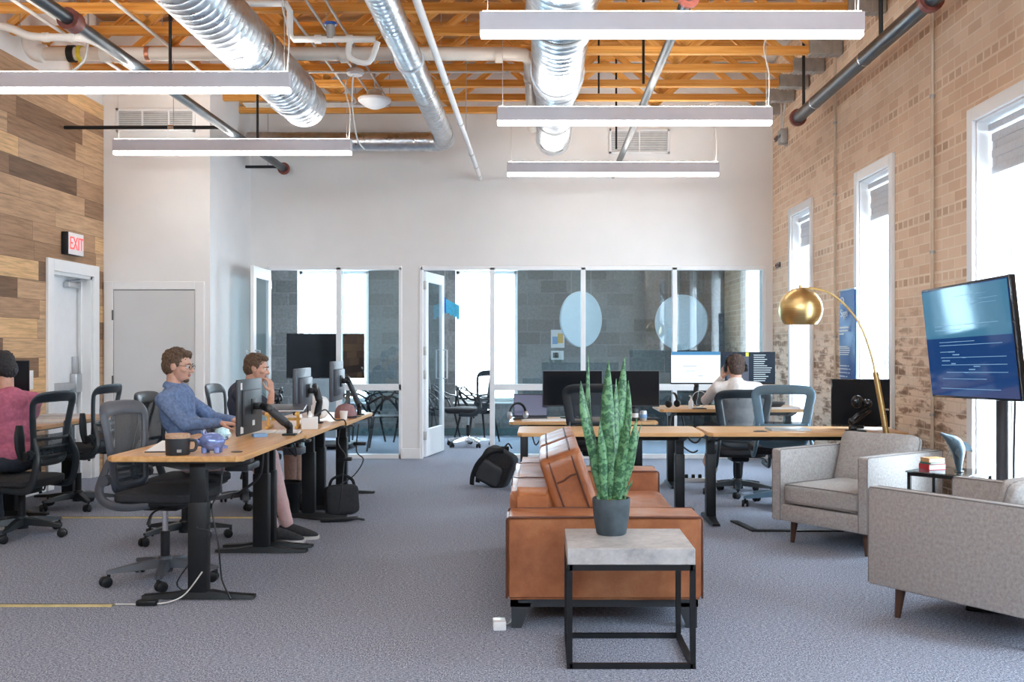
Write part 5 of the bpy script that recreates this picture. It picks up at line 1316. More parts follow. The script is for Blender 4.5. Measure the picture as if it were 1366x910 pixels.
MB().bx(-.16, .16, -.06, .06, 0, .016, .005).build('case', M['black'], o)
ky = MB()
for r_ in range(4):
    for c_ in range(12): ky.bx(-.15+.0255*c_, -.15+.0255*c_+.02, -.05+.026*r_, -.05+.026*r_+.02, .016, .021)
ky.build('keycaps', M['charcoal'], o, 0)
o = ob('pump_bottle', 'small white pump bottle on the desk below the white lit screen', 'bottle', (1.49, 10.14, .79))
MB().lathe([(.0, 0), (.022, 0), (.024, .01), (.024, .07), (.010, .09), (.010, .10), (.0, .10)], seg=24).build('body', M['white_gloss'], o)
mb = MB(); mb.cyl((0, 0, .10), (0, 0, .125), .005, seg=8); mb.tube([(0, 0, .125), (-.02, 0, .125)], .005, 8); mb.build('pump', M['white_gloss'], o)
o = ob('smartphone', 'black phone lying at the desk edge by the pump bottle', 'phone', (1.56, 10.07, .79), .1)
MB().bx(-.07, .07, -.034, .034, 0, .009, .004).build('case', M['black_gloss'], o)
MB().bx(-.064, .064, -.03, .03, .009, .0096).build('screen', M['screen_off'], o)
headset('dark headphones standing on the desk left of the pump bottle', (1.33, 10.28, .83), Matrix.Rotation(.9, 3, 'Z'), .08, 'black', 'black')
o = ob('wire_organizer', 'thin round wire holder behind the pump bottle', 'holder', (1.60, 10.30, .79))
MB().tube([(.075*cos(a), 0, .085+.08*sin(a)) for a in [2*pi*k/16 for k in range(16)]], .004, 8, 2, closed=True).build('ring', M['steel_box'], o); MB().lathe([(.0, 0), (.04, 0), (.04, .006), (.0, .008)], seg=20).build('base', M['steel_box'], o)
o = ob('shallow_bowl', 'shallow dark bowl on the white side desk seen through the blue-grey chair', 'bowl', (2.36, 10.32, .79))
MB().lathe([(.0, 0), (.05, 0), (.09, .03), (.11, .055), (.105, .055), (.085, .032), (.045, .008), (.0, .008)], seg=28).build('bowl', M['frame_grey'], o)
papers('white papers on the desk right of the man wearing headphones', 2.40, 10.12, .79, .30, .16, 0)
o = ob('closed_laptop', 'thin silver laptop lying closed on the desk behind the grey armchair', 'laptop', (1.98, 8.2, .735), .03)
MB().bx(-.16, .16, -.11, .11, 0, .009, .004).build('base', M['alu'], o); MB().bx(-.16, .16, -.11, .11, .0095, .015, .003).build('lid', M['alu'], o)
o = ob('desk_controller', 'small dark control pad at the front edge of the desk behind the armchair', 'controller', (1.72, 8.02, .735))
MB().bx(-.05, .05, -.02, .02, 0, .008, .003).build('pad', M['hinge_dark'], o); MB().bx(-.03, .03, -.012, .012, .008, .010).build('display', M['black'], o)
# under the right rows
o = ob('computer_tower', 'white computer tower on the floor under the glass wall desk', 'computer', (.80, 10.08, 0))
MB().bx(-.09, .09, -.2, .2, .01, .34, .012).build('case', M['white_gloss'], o); MB().bx(-.085, .085, -.203, -.198, .02, .33, .004).build('front_panel', M['shade'], o)
for x in (-.07, .07): MB().bx(x-.015, x+.015, -.18, .18, 0, .012).build('foot', M['black'], o)
o = ob('power_strip', 'white power strip with black plugs on the floor under the right desks', 'power strip', (1.60, 10.60, 0), 0)
MB().bx(-.17, .17, -.035, .035, 0, .045, .008).build('housing', M['white_gloss'], o)
for x in (-.09, -.02, .05): MB().box((x, 0, .06), (.035, .03, .045), .006).build('plug', M['black'], o)
cable('white cord looping from the power strip on the floor', [(1.78, 10.60, .03), (1.82, 10.55, .16), (1.72, 10.50, .18), (1.76, 10.5, .06), (1.9, 10.5, .012)], .008, 'cable_white')
cable('black cable curving down in front of the glass wall by the bare foot', [(1.28, 9.98, .74), (1.26, 9.95, .62), (1.33, 9.93, .50), (1.40, 9.92, .42), (1.47, 9.90, .38), (1.52, 9.90, .40)], .008)
cable('black cable hanging under the left end of the glass wall desk', [(-.1, 9.95, .64), (-.05, 9.95, .45), (.02, 9.97, .52), (.10, 9.95, .40), (.2, 9.98, .62)], .007)
cable('looped black cables hanging behind the snake plant', [(.25, 10.0, .62), (.30, 10.0, .40), (.38, 9.98, .36), (.42, 10.0, .5), (.5, 10.0, .36), (.58, 10.0, .45), (.66, 10.0, .63)], .009)
cable('black cable bundle hanging below the lit monitors', [(1.45, 10.55, .74), (1.5, 10.5, .50), (1.6, 10.5, .42), (1.72, 10.52, .56), (1.85, 10.5, .44), (2.0, 10.55, .72)], .010)
o = ob('floor_frame', 'flat black L-shaped cable cover on the carpet under the grey armchair', 'cable cover', (2.2, 7.78, 0))
mb = MB(); mb.bx(-.58, .10, -.03, .03, 0, .012, .004, 1); mb.add([(-.60, -.02, 0), (-.54, -.03, 0), (-.62, .42, 0), (-.68, .42, 0), (-.60, -.02, .012), (-.54, -.03, .012), (-.62, .42, .012), (-.68, .42, .012)], [(0, 1, 2, 3), (4, 5, 6, 7), (0, 1, 5, 4), (1, 2, 6, 5), (2, 3, 7, 6), (3, 0, 4, 7)]); mb.build('strip', M['black'], o, 0)
o = ob('floor_backpack', 'black backpack slumped on the carpet left of the leather sofa', 'backpack', (-.44, 10.30, 0), -.25)
bk_ = MB(); bk_.cushion((0, 0, .19), (.34, .24, .38), .12, 9, Matrix.Rotation(R(24), 4, 'Y'), .012, 7, 5); bk_.build('bag_body', M['black_fabric'], o, 60)
bk_ = MB(); bk_.cushion((-.03, -.12, .15), (.25, .08, .22), .1, 7, Matrix.Rotation(R(24), 4, 'Y'), .008, 8, 2); bk_.build('front_pocket', M['charcoal'], o, 60)
for s in (-.10, .09):
    MB().tube([(.10, s, .37), (-.02, s-.06, .36), (-.14, s-.06, .25), (-.21, s-.03, .12), (-.23, s, .02)], .016, 10, 5, flat=(1.5, .4)).build('shoulder_strap', M['black'], o)
MB().tube([(.08, -.03, .38), (.12, 0, .43), (.15, .03, .38)], .009, 8, 5).build('grab_loop', M['black'], o)
o = ob('power_adapter', 'small white power box on the carpet by the sofa leg', 'adapter', (-.205, 5.09, 0), .1)
MB().bx(-.032, .032, -.045, .045, 0, .045, .006).build('housing', M['white_gloss'], o)
MB().tube([(.03, .02, .02), (.05, .05, .01), (.08, .2, .006), (.10, .6, .006)], .004, 8, 5).build('cord', M['cable_white'], o)
o = ob('floor_adapter', 'flat black adapter lying on the carpet under the right-hand armchair', 'adapter', (2.36, 5.42, 0), -.5)
MB().bx(-.10, .10, -.035, .035, 0, .025, .008).build('housing', M['black'], o); MB().tube([(.10, 0, .012), (.2, .04, .008), (.32, .0, .006)], .005, 8, 4).build('cord', M['cable'], o)

# ------------------------------------------------------------------ blue banner on the brick wall
o = ob('wall_banner', 'narrow blue vertical banner with white writing on the brick wall', 'banner', (XR-.015, 9.55, 0))
BY0, BY1 = -.24, .24; B = MB(); z0_, z1_ = .95, 1.93
vs = []; fs = []
for j in range(13):
    for i in range(5):
        y = BY1+(BY0-BY1)*i/4; z = z0_+(z1_-z0_)*j/12
        vs.append((-.035+.006*sin(z*7+i), y, z-.0))
for j in range(12):
    for i in range(4): a = j*5+i; fs.append((a, a+1, a+6, a+5))
n_ = len(vs); vs += [(x+.004, y, z) for x, y, z in vs]; fs += [tuple(n_+i for i in reversed(f)) for f in fs]
B.add(vs, fs); B.build('cloth', M['bank_blue'], o, 60)
MB().cyl((-.033, BY0-.01, z1_+.004), (-.033, BY1+.01, z1_+.004), .009, seg=10).build('top_rail', M['alu'], o)
rt = (R(90), 0, R(-90))
text('title', 'Sign', .105, M['text_white'], o, (-.047, .06, 1.715), rt, .0012, sx=1.35)
lg = MB(); lg.lathe([(.012, 0), (.034, 0), (.034, .002), (.012, .002)], (-.047, .07, 1.83), 20, Matrix.Identity(4)) if False else None
mk = MB(); mk.tube([(-.046, .12+.045*cos(a), 1.835+.03*sin(a)) for a in [2*pi*k/14 for k in range(14)]], .006, 6, 2, closed=True); mk.build('emblem', M['text_white'], o)
tl = MB(); rd = random.Random(11)
for z, ws in ((1.575, (.20,)), (1.545, (.19,)), (1.515, (.10,)), (1.40, (.17,)), (1.385, (.21,)), (1.365, (.22,)), (1.345, (.21,)), (1.325, (.19,)), (1.22, (.16, .03)), (1.19, (.18, .04)), (1.155, (.17, .04)), (1.12, (.12, .04)), (1.09, (.06, .05, .04))):
    y = .205; big = z > 1.5
    for w_ in ws:
        w_ *= 1.5; k = max(1, int(w_/.045)); 
        for q in range(k): tl.bx(-.0475, -.0455, y-w_/k*(q+.85), y-w_/k*q, z, z+(.016 if big else .009))
        y -= w_+.02
    tl.build('text_line', M['text_white'], o, 0); tl = MB()

# ------------------------------------------------------------------ meeting rooms behind the glass
def wire_chair(label, x, y, rz):
    o = ob('wire_chair', label, 'chair', (x, y, 0), rz, 'looped-back plastic chairs')
    mb = MB(); mb.cushion((0, .02, .455), (.46, .44, .03), .3, 7, corner=6); mb.build('seat', M['black'], o, 60)
    for sx in (-1, 1):
        for sy in (-1, 1): MB().tube([(sx*.27, sy*.25, 0), (sx*.20, sy*.17+.01, .45)], [.013, .018], 10).build('leg', M['black'], o)
    A = [[(-.24, .16, .47), (-.29, .10, .64), (-.29, -.08, .68), (-.20, -.24, .76), (0, -.28, .80), (.20, -.24, .76), (.29, -.08, .68), (.29, .10, .64), (.24, .16, .47)],
         [(-.25, .02, .46), (-.27, -.10, .60), (-.14, -.27, .82), (0, -.29, .70), (.14, -.27, .82), (.27, -.10, .60), (.25, .02, .46)],
         [(-.20, -.18, .46), (-.10, -.26, .62), (.04, -.29, .74), (.24, -.20, .64), (.27, -.04, .62)], [(.20, -.18, .46), (.10, -.26, .62), (-.04, -.29, .74), (-.24, -.20, .64), (-.27, -.04, .62)]]
    for P in A: MB().tube(P, .013, 10, 6, flat=(1.3, .8)).build('back_loop', M['black'], o)
    return o
wire_chair('looped-back black chair behind the low glass, nearest the white post', -2.08, 13.98, .1)
wire_chair('looped-back black chair behind the low glass, left of its neighbour', -2.62, 14.95, -.3)
wire_chair('looped-back black chair farther back, half behind the white post', -1.80, 14.95, .5)
wire_chair('looped-back black chair behind glass at far left, beside the screen stand', -4.0, 14.6, 1.2)
wire_chair('looped-back black chair just inside the open glass door', -.95, 15.25, -1.1)
wire_chair('second looped-back black chair inside the open glass door, deeper in', -1.6, 15.75, -.5)
o = office_chair('chrome-based mesh chair just inside the open glass door', M['chrome'], M['mesh_dark'], (-1.02, 14.45, 0), 1.2, True, False, 'meeting room chairs')
for c in o.children:
    if c.name.startswith('back_frame') or c.name.startswith('back_support') or c.name.startswith('lumbar'): c.data.materials[0] = M['frame_black']
o = ob('presentation_screen', 'large black screen on a stand behind the glass at the left', 'screen', (-2.98, 14.2, 0))
MB().bx(-.54, .54, -.02, .02, .965, 1.59, .006).build('casing', M['black_gloss'], o); MB().bx(-.53, .53, -.0225, -.019, .98, 1.58).build('screen', M['screen_off'], o, 0)
for x in (-.3, .3): MB().bx(x-.03, x+.03, .03, .07, .06, 1.3, .005).build('upright', M['charcoal'], o)
mb = MB(); mb.bx(-.4, .4, -.3, .3, .04, .08, .01); mb.build('base', M['charcoal'], o)
for x in (-.36, .36):
    for y in (-.26, .26): MB().cyl((x-.012, y, .022), (x+.012, y, .022), .022, seg=12).build('caster', M['black'], o)
o = ob('whiteboard_panel', 'pale blue-white board standing behind the black screen', 'board', (-3.2, 15.2, 0))
MB().bx(-.3, .3, -.012, .012, .05, 1.3, .005).build('panel', M['disc'], o)
for x in (-.28, .28): MB().bx(x-.02, x+.02, -.2, .2, 0, .05, .006).build('foot', M['alu'], o)
for k, (x, y, z, rz, l) in enumerate(((.615, 15.5, 1.82, R(40), 'round white hanging panel behind the glass, the left one'), (2.13, 15.5, 1.77, R(-28), 'round white hanging panel behind the glass above the lit monitors'))):
    o = ob('acoustic_disc', l, 'panel', (x, y, z), rz, 'round hanging panels')
    MB().lathe([(.0, -.02), (.415, -.02), (.425, -.01), (.425, .01), (.415, .02), (.0, .02)], seg=56, M=Matrix.Rotation(R(90), 4, 'X')).build('panel', M['disc'], o)
    for s in (-.2, .2): MB().cyl((s, 0, .36), (s, 0, 2.78-z), .002, seg=6).build('hanging_wire', M['wire'], o)
for k, (px0, px1, py0, py1, l) in enumerate(((735, 753, 440, 464, 'small poster with a blue and orange chart on the far meeting room wall'), (735, 752, 468, 480, 'white notice with a dark block below the chart poster'))):
    d = YO-.02; x0_ = (px0-VX)*d/F; x1_ = (px1-VX)*d/F; z1_ = 1.4-(py0-VY)*d/F; z0_ = 1.4-(py1-VY)*d/F
    o = ob('wall_poster', l, 'poster', ((x0_+x1_)/2, YO, z0_)); w = (x1_-x0_)/2; h = z1_-z0_
    MB().bx(-w, w, -.012, 0, 0, h).build('sheet', M['paper'], o, 0)
    if k == 0:
        MB().bx(-w*.8, 0, -.014, -.012, h*.2, h*.62).build('blue_patch', M['paper_blue'], o, 0); MB().bx(.0, w*.8, -.014, -.012, h*.25, h*.8).build('orange_patch', M['wood_yellow'], o, 0)
    else: MB().bx(-w*.7, w*.2, -.014, -.012, h*.2, h*.8).build('dark_block', M['charcoal'], o, 0)
o = ob('meeting_sideboard', 'dark low cabinet against the far wall of the meeting room', 'cabinet', (1.70, 15.9, 0))
MB().bx(-.9, .9, -.22, .22, .08, .74, .006).build('body', M['black'], o)
for k in range(3): MB().bx(-.88+.6*k, -.32+.6*k, -.235, -.22, .10, .72, .004).build('door', M['charcoal'], o)
MB().bx(-.85, .85, -.18, .18, 0, .08).build('plinth', M['black'], o)
o = ob('door_pennant', 'small cyan cloth pennant hanging beside the open glass door', 'pennant', (-1.30, 13.95, 1.98))
vs = []; fs = []
for i in range(9):
    for j in range(5):
        u_ = i/8; v_ = j/4
        vs.append((u_*.20, .03*sin(u_*5), .08-.10*u_-v_*(.17+.03*(i % 2))))
for i in range(8):
    for j in range(4): a = i*5+j; fs.append((a, a+1, a+6, a+5))
n_ = len(vs); vs += [(x, y+.004, z) for x, y, z in vs]; fs += [tuple(n_+i for i in reversed(f)) for f in fs]
MB().add(vs, fs).build('cloth', M['cyan_cloth'], o, 60)
MB().cyl((0, 0, -.12), (0, 0, .10), .012, seg=8).build('rod', M['bank_blue'], o)
MB().tube([(0, 0, .10), (0, 0, .80)], .002, 6).build('cord', M['wire'], o)

for k, (x, y, l) in enumerate(((-2.4, 14.6, 'unseen flat fill light added over the left meeting room behind the glass'), (1.0, 14.6, 'unseen flat fill light added over the right meeting room behind the glass'))):
    o = ob('fill_light', l, 'light', (x, y, 2.74), 0, 'added meeting room fill lights')  # unseen glowing panel added to brighten the rooms behind the glass
    MB().bx(-.62, .62, -.17, .17, 0, .04, .004, 1).build('housing', M['light_body'], o)
    MB().bx(-.60, .60, -.15, .15, -.006, .001).build('diffuser', M['led'], o, 0)
# ------------------------------------------------------------------ people
def cap(mb, a, b, r0, r1):
    a = Vector(a); b = Vector(b)
    mb.tube([a, b], [r0, r1], 16); mb.ball(a, r0, u=16, v=10); mb.ball(b, r1, u=16, v=10)
def hand(mb, w, d, pn, side, curl=.35, sc=1.0):
    """palm, four fingers of different length and a thumb; d along the fingers, pn out of the palm, side +1/-1 puts the thumb"""
    w = Vector(w); d = Vector(d).normalized(); pn = Vector(pn); pn = (pn-d*pn.dot(d)).normalized(); s = d.cross(pn)*side
    for k, off in enumerate((-.030, -.010, .010, .030)):
        cap(mb, w+s*off*.6*sc, w+d*.085*sc+s*off*sc, .014*sc, .012*sc)
    for k, (off, L) in enumerate(((.032, .92), (.011, 1.0), (-.010, .95), (-.030, .76))):
        p = w+d*.088*sc+s*off*sc; a = 0
        for j, l in enumerate((.042, .027, .021)):
            a += curl*(1+.25*j); q = p+(d*cos(a)+pn*sin(a))*l*L*sc
            cap(mb, p, q, (.0092-.0008*j)*sc, (.0085-.0010*j)*sc); p = q
    t0 = w+d*.022*sc+s*.026*sc; t1 = t0+(d*.55+s*.75+pn*.35).normalized()*.042*sc; t2 = t1+(d*.9+s*.25+pn*.3).normalized()*.034*sc; t3 = t2+(d*.95+pn*.3).normalized()*.024*sc
    cap(mb, t0, t1, .014*sc, .011*sc); cap(mb, t1, t2, .011*sc, .010*sc); cap(mb, t2, t3, .0095*sc, .008*sc)
def person(label, loc, rz, P):
    o = thing('person', label, 'person', loc, rz)
    hz = P['hip']; ch = Vector(P['chest']); nk = Vector(P['neck']); hc = Vector(P['head'])
    HM = Matrix.Translation(hc) @ Matrix.Rotation(P.get('yaw', 0), 4, 'Z') @ Matrix.Rotation(-P.get('pitch', 0), 4, 'X')
    h3 = lambda x, y, z: HM @ Vector((x, y, z)); rot = HM.to_3x3().to_4x4()
    hip = Vector((0, P.get('hipy', 0), hz)); ab = hip.lerp(ch, .5)
    body = MB()
    def el(c, r): body.ball(h3(*c), r, rot, u=28, v=18)
    el((0, -.012, .03), (.076, .095, .088)); el((0, .022, -.02), (.063, .070, .088)); el((0, .032, -.068), (.050, .056, .044)); el((0, .072, -.092), (.020, .018, .017))
    cap(body, h3(0, .088, .012), h3(0, .108, -.026), .009, .0135); cap(body, h3(-.012, .092, -.030), h3(.012, .092, -.030), .008, .008)
    el((0, .072, .024), (.050, .020, .013))
    for s in (-1, 1):
        el((s*.042, .056, -.018), (.026, .026, .022)); el((s*.077, -.006, -.004), (.011, .022, .032))
    cap(body, nk, h3(0, -.022, -.055), .056, .052)
    cap(body, nk-Vector((0, 0, .03)), ch+Vector((0, 0, .10)), .06, .10)
    body.ball(ch, (.150, .095, .16), u=28, v=16); body.ball(ab, (.135, .09, .14), u=24, v=14); body.ball(hip, (.150, .105, .10), u=24, v=14)
    sh = MB(); tr_ = MB()
    sh.ball(ch+Vector((0, 0, .0)), (.178, .118, .185), u=32, v=20); sh.ball(ab, (.165, .118, .17), u=28, v=18); sh.ball(hip+Vector((0, 0, .035)), (.175, .13, .11), u=28, v=18)
    cap(sh, nk-Vector((0, .005, .045)), ch+Vector((0, 0, .08)), .062, .125)
    tr_.ball(hip-Vector((0, 0, .012)), (.172, .130, .10), u=28, v=18)
    for s, k in ((1, 'R'), (-1, 'L')):
        a = P['arm'+k]; S_ = Vector(a[0]); E_ = Vector(a[1]); W_ = Vector(a[2])
        cap(body, S_, E_, .047, .038); cap(body, E_, W_, .038, .026); hand(body, W_, a[3], a[4], a[5], a[6] if len(a) > 6 else .35)
        cap(body, ch+Vector((0, 0, .09)), S_, .07, .047)
        cap(sh, ch+Vector((s*.07, 0, .115)), S_+Vector((0, 0, .005)), .066, .062)
        if P.get('short'): cap(sh, S_, S_.lerp(E_, .62), .062, .056)
        else:
            cap(sh, S_, E_, .061, .050); cap(sh, E_, E_.lerp(W_, .94), .050, .036)
        l = P['leg'+k]; Hh = hip+Vector((s*.095, 0, -.01)); K = Vector(l[0]); A_ = Vector(l[1]); fd = Vector(l[2]).normalized()
        cap(body, Hh, K, .075, .052); cap(body, K, A_, .050, .034)
        cap(tr_, Hh, K, .092, .066)
        if not P.get('bare') == k: cap(tr_, K, A_+(K-A_)*.02, .064, .046)
        else:
            up = Vector((0, 0, 1)); f0 = A_+fd*.02
            for j, off in enumerate((-.026, -.013, 0, .012, .024)):
                sd = fd.cross(up).normalized(); cap(body, f0+sd*off*.6, f0+fd*(.15-.012*abs(j-1))+sd*off, .024, .011)
        if P.get('bare') != k:
            sd = Vector((-fd.y, fd.x, 0)); heel = A_-fd*.055; rings = []; z0 = A_.z-.105
            for t, w, h in ((-.02, .030, .07), (.01, .044, .118), (.08, .048, .118), (.14, .050, .098), (.20, .053, .074), (.25, .046, .056), (.285, .024, .036)):
                c = Vector((heel.x, heel.y, z0))+fd*t
                rings.append([c+sd*w+Vector((0, 0, .018)), c+sd*w*.95+Vector((0, 0, h*.6)), c+sd*w*.5+Vector((0, 0, h)), c-sd*w*.5+Vector((0, 0, h)), c-sd*w*.95+Vector((0, 0, h*.6)), c-sd*w+Vector((0, 0, .018))])
            so_ = MB(); so_.loft(rings); shoe = so_.build('shoe', M['shoe'], o, 70); md = shoe.modifiers.new('s', 'SUBSURF'); md.levels = md.render_levels = 1
            sl_ = MB(); sl_.loft([[r[0]+sd*.004-Vector((0, 0, .018)), r[0]+sd*.005+Vector((0, 0, .004)), r[5]-sd*.005+Vector((0, 0, .004)), r[5]-sd*.004-Vector((0, 0, .018))] for r in rings]); sl_.build('sole', M['sole'], shoe, 40)
            lc = MB()
            for t in (.10, .125, .15):
                c = Vector((heel.x, heel.y, z0))+fd*t; lc.tube([c+sd*.03+Vector((0, 0, .085-.3*(t-.1))), c+Vector((0, 0, .108-.4*(t-.1))), c-sd*.03+Vector((0, 0, .085-.3*(t-.1)))], .003, 6, 3)
            lc.build('laces', M['charcoal'], shoe)
    remesh('body', body, .0055, M['skin'], o, 2)
    remesh('shirt', sh, .009, M[P['shirt']], o, 4, .005, 16)
    remesh('trousers', tr_, .009, M[P['trousers']], o, 4, .004, 14)
    if P.get('collar'):
        c = MB()
        for k in range(1):
            c.tube([nk+Vector((.066*cos(a), .060*sin(a)-.004, .012+.012*(-sin(a)) + (-.03 if abs(a-pi/2) < .4 else 0))) for a in [pi/2+.28+(2*pi-.56)*j/14 for j in range(15)]], .017, 10, 2, flat=(1.5, .55))
        for s in (-1, 1): c.loft([[nk+Vector((s*.018, .062, .012)), nk+Vector((s*.055, .052, .020)), nk+Vector((s*.055, .070, -.03)), nk+Vector((s*.022, .082, -.04))], [nk+Vector((s*.018, .068, .010)), nk+Vector((s*.057, .058, .018)), nk+Vector((s*.057, .076, -.032)), nk+Vector((s*.022, .088, -.042))]])
        c.build('collar', M[P['shirt']], o, 60)
    hm = MB(); 
    for c, r in P.get('hairshape', (((0, -.024, .047), (.084, .098, .082)), ((0, -.050, .0), (.078, .068, .078)), ((0, .052, .095), (.058, .036, .026)), ((-.070, .004, .03), (.014, .030, .042)), ((.070, .004, .03), (.014, .030, .042)))):
        hm.ball(h3(*c), r, rot, u=28, v=18)
    rd = random.Random(P.get('seed', 1))
    for k in range(70):
        a = rd.uniform(0, 2*pi); e = rd.uniform(.25, 1.45); d = Vector((cos(a)*cos(e), sin(a)*cos(e), sin(e)))
        p = Vector((0, -.024, .047))+Vector((d.x*.082, d.y*.096, d.z*.080)); t = Vector((rd.uniform(-.02, .02), .022, rd.uniform(-.006, .010)))
        hm.tube([h3(*p), h3(*(p+t*.6)), h3(*(p+t))], [.012, .010, .005], 8)
    remesh('hair', hm, .0055, M[P['hair']], o, 1, .006, 90)
    for s in (-1, 1):
        e = MB(); e.ball(h3(s*.031, .079, .004), .0125, u=14, v=10); e.build('eye', M['eye_white'], o)
        e = MB(); e.ball(h3(s*.031, .089, .003), .0055, u=10, v=8); e.build('iris', M['iris'], o)
        e = MB(); e.tube([h3(s*.014, .094, .022), h3(s*.032, .094, .027), h3(s*.050, .080, .022)], [.003, .0045, .002], 8, 3); e.build('eyebrow', M[P['hair']], o)
    e = MB(); e.ball(h3(0, .090, -.053), (.022, .008, .0055), rot, u=14, v=8); e.ball(h3(0, .089, -.062), (.019, .008, .006), rot, u=14, v=8); e.build('lips', M['lips'], o)
    if P.get('beard'):
        e = MB(); e.ball(h3(0, .066, -.094), (.026, .026, .020), rot, u=16, v=10); e.build('goatee', M[P['hair']], o)
    if P.get('glasses'):
        g = MB()
        for s in (-1, 1):
            g.tube([h3(s*.033+.021*cos(a), .104, .004+.017*sin(a)) for a in [2*pi*k/14 for k in range(14)]], .0017, 6, 2, closed=True)
            g.tube([h3(s*.055, .102, .010), h3(s*.074, .06, .010), h3(s*.080, .0, .008)], .0017, 6)
        g.tube([h3(-.012, .105, .008), h3(0, .107, .010), h3(.012, .105, .008)], .0017, 6); g.build('glasses', M['charcoal'], o)
    o['headmatrix'] = 0
    return o, HM
D = (0, 0, -1)
person('man in a blue shirt and pale pink trousers sitting in profile at the left desks', (-2.59, 7.42, 0), facing(1, 0), dict(
    hip=.60, hipy=.08, chest=(0, -.04, .94), neck=(0, -.065, 1.11), head=(0, -.035, 1.262), yaw=-.02, pitch=.12, shirt='shirt_blue', trousers='trouser_pink', hair='hair_brown', collar=True, glasses=True, beard=True, seed=3,
    armR=((.185, -.07, 1.02), (.245, .10, .855), (.12, .30, .860), (-.25, 1, -.12), (.0, -.1, -1), -1, .22), armL=((-.185, -.06, 1.02), (-.26, .14, .865), (-.10, .34, .860), (.1, 1, -.15), (0, -.1, -1), 1, .22),
    legR=((.10, .58, .60), (.085, .67, .105), (0, 1, 0)), legL=((-.10, .60, .60), (-.06, .74, .105), (.0, 1, 0))))
person('man in a navy t-shirt and brown trousers half hidden by the near left monitor', (-2.60, 9.02, 0), facing(1, 0), dict(
    hip=.57, hipy=-.02, chest=(0, -.03, .90), neck=(0, .045, 1.065), head=(0, .10, 1.212), yaw=.05, pitch=.16, shirt='shirt_navy', trousers='trouser_brown', hair='hair_brown', short=True, seed=8,
    armR=((.185, .0, .985), (.22, .27, .83), (.07, .25, 1.00), (-.05, -.15, 1), (-.3, -1, 0), 1, .5), armL=((-.185, -.02, .985), (-.25, .16, .84), (-.12, .36, .845), (.1, 1, -.1), (0, 0, -1), 1, .25),
    legR=((.10, .42, .57), (.09, .42, .105), (0, 1, 0)), legL=((-.10, .42, .57), (-.09, .44, .105), (0, 1, 0))))
person('person with black hair in a pink t-shirt at far left, seen from behind', (-3.94, 7.66, 0), facing(-.90, .43), dict(
    hip=.57, hipy=-.02, chest=(0, .04, .90), neck=(0, .085, 1.075), head=(0, .135, 1.235), yaw=.15, pitch=.42, shirt='shirt_pink', trousers='trouser_dark', hair='hair_black', short=True, seed=5,
    hairshape=(((0, -.022, .047), (.086, .100, .084)), ((0, -.050, -.01), (.082, .066, .090)), ((0, .052, .095), (.060, .036, .028)), ((-.072, .0, .02), (.016, .034, .055)), ((.072, .0, .02), (.016, .034, .055))),
    armR=((.195, .03, .99), (.27, .16, .83), (.14, .36, .84), (-.2, 1, -.1), (0, 0, -1), -1, .25), armL=((-.195, .03, .99), (-.285, .09, .83), (-.15, .33, .84), (.2, 1, 0), (0, 0, -1), 1, .25),
    legR=((.10, .40, .56), (.09, .30, .105), (0, 1, 0)), legL=((-.10, .40, .56), (-.09, .26, .105), (0, 1, 0))))
p4, HM4 = person('man in a cream shirt wearing headphones, seen from behind at the lit monitors', (1.88, 9.78, 0), facing(0, 1), dict(
    hip=.57, hipy=0, chest=(-.01, .01, .90), neck=(-.01, .035, 1.065), head=(-.005, .075, 1.195), yaw=.12, pitch=.16, shirt='shirt_cream', trousers='trouser_dark', hair='hair_dark', seed=4, bare='L', collar=True,
    armR=((.195, .02, 1.0), (.27, .20, .87), (.15, .38, .855), (-.2, 1, -.1), (0, 0, -1), -1, .25), armL=((-.195, .02, 1.0), (-.26, .24, .88), (-.115, .175, 1.10), (.15, -.1, 1), (.9, .2, 0), -1, .5),
    legR=((.10, .42, .57), (.09, .44, .105), (0, 1, 0)), legL=((-.22, .36, .60), (-.25, .05, .42), (-.35, -.25, -.75))))
hb = Vector((1.88, 9.78, 0)); wp = hb+(HM4 @ Vector((0, -.006, .0)))
o = headset('black headphones worn by the man in the cream shirt', wp, HM4.to_3x3(), .099, 'black', 'black')
o = ob('hung_backpack', 'black backpack hung on the chair of the man in the blue shirt', 'backpack', (-2.93, 7.48, .56), R(-90))
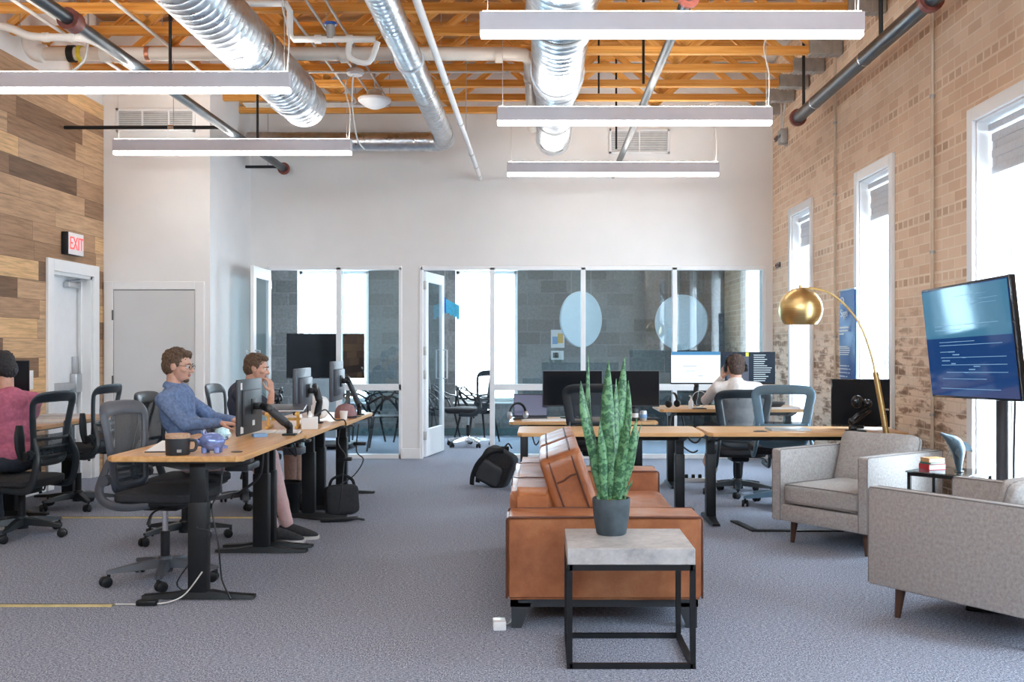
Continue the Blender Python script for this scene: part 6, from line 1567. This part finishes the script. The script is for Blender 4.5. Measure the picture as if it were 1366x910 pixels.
b_ = MB(); b_.cushion((0, -.075, .18), (.28, .13, .40), .12, 8, None, .010, 7, 3); b_.build('bag_body', M['black_fabric'], o, 60)
for s in (-.09, .09): MB().tube([(s, .0, .38), (s, .05, .47), (s*1.2, .07, .44), (s*1.3, .02, .25), (s*1.2, -.02, .06)], .014, 10, 5, flat=(1.5, .4)).build('shoulder_strap', M['black'], o)

# ------------------------------------------------------------------ light, world, camera
w = bpy.data.worlds.new('daylight'); scene.world = w; w.use_nodes = True
bg = w.node_tree.nodes['Background']; bg.inputs[0].default_value = (.74, .88, 1.0, 1); bg.inputs[1].default_value = 12.0
def portal(x, y, z, sx, sy, rot):
    l = bpy.data.lights.new('window_portal', 'AREA'); l.shape = 'RECTANGLE'; l.size = sx; l.size_y = sy; l.cycles.is_portal = True
    o = bpy.data.objects.new('window_portal', l); COL.objects.link(o); o.location = (x, y, z); o.rotation_euler = rot
for a, b in WIN: portal(XR+.36, (a+b)/2, (WZ0+WZ1)/2, WZ1-WZ0, b-a, (0, R(90), 0))
for x0, x1, z0, z1 in OW: portal((x0+x1)/2, YO+.32, (z0+z1)/2, x1-x0, z1-z0, (R(-90), 0, 0))
for x0, x1, z0, z1 in fill_holes: portal((x0+x1)/2, YR-.22, (z0+z1)/2, x1-x0, z1-z0, (R(90), 0, 0))
cam = bpy.data.cameras.new('camera'); co = bpy.data.objects.new('camera', cam); COL.objects.link(co)
co.location = (0, 0, H); co.rotation_euler = (R(90), 0, 0)
cam.sensor_width = 36; cam.lens = 36; cam.shift_x = -(VX-683)/1366; cam.shift_y = (VY-455)/1366; cam.clip_end = 100
scene.camera = co
vs_ = scene.view_settings; vs_.view_transform = 'Standard'; vs_.look = 'None'; vs_.gamma = 1; vs_.exposure = 0.8; vs_.use_curve_mapping = False
cy = scene.cycles; cy.use_denoising = True; cy.max_bounces = 10; cy.diffuse_bounces = 5; cy.glossy_bounces = 5; cy.transparent_max_bounces = 24; cy.transmission_bounces = 8
cy.sample_clamp_indirect = 6; cy.caustics_reflective = False; cy.caustics_refractive = False
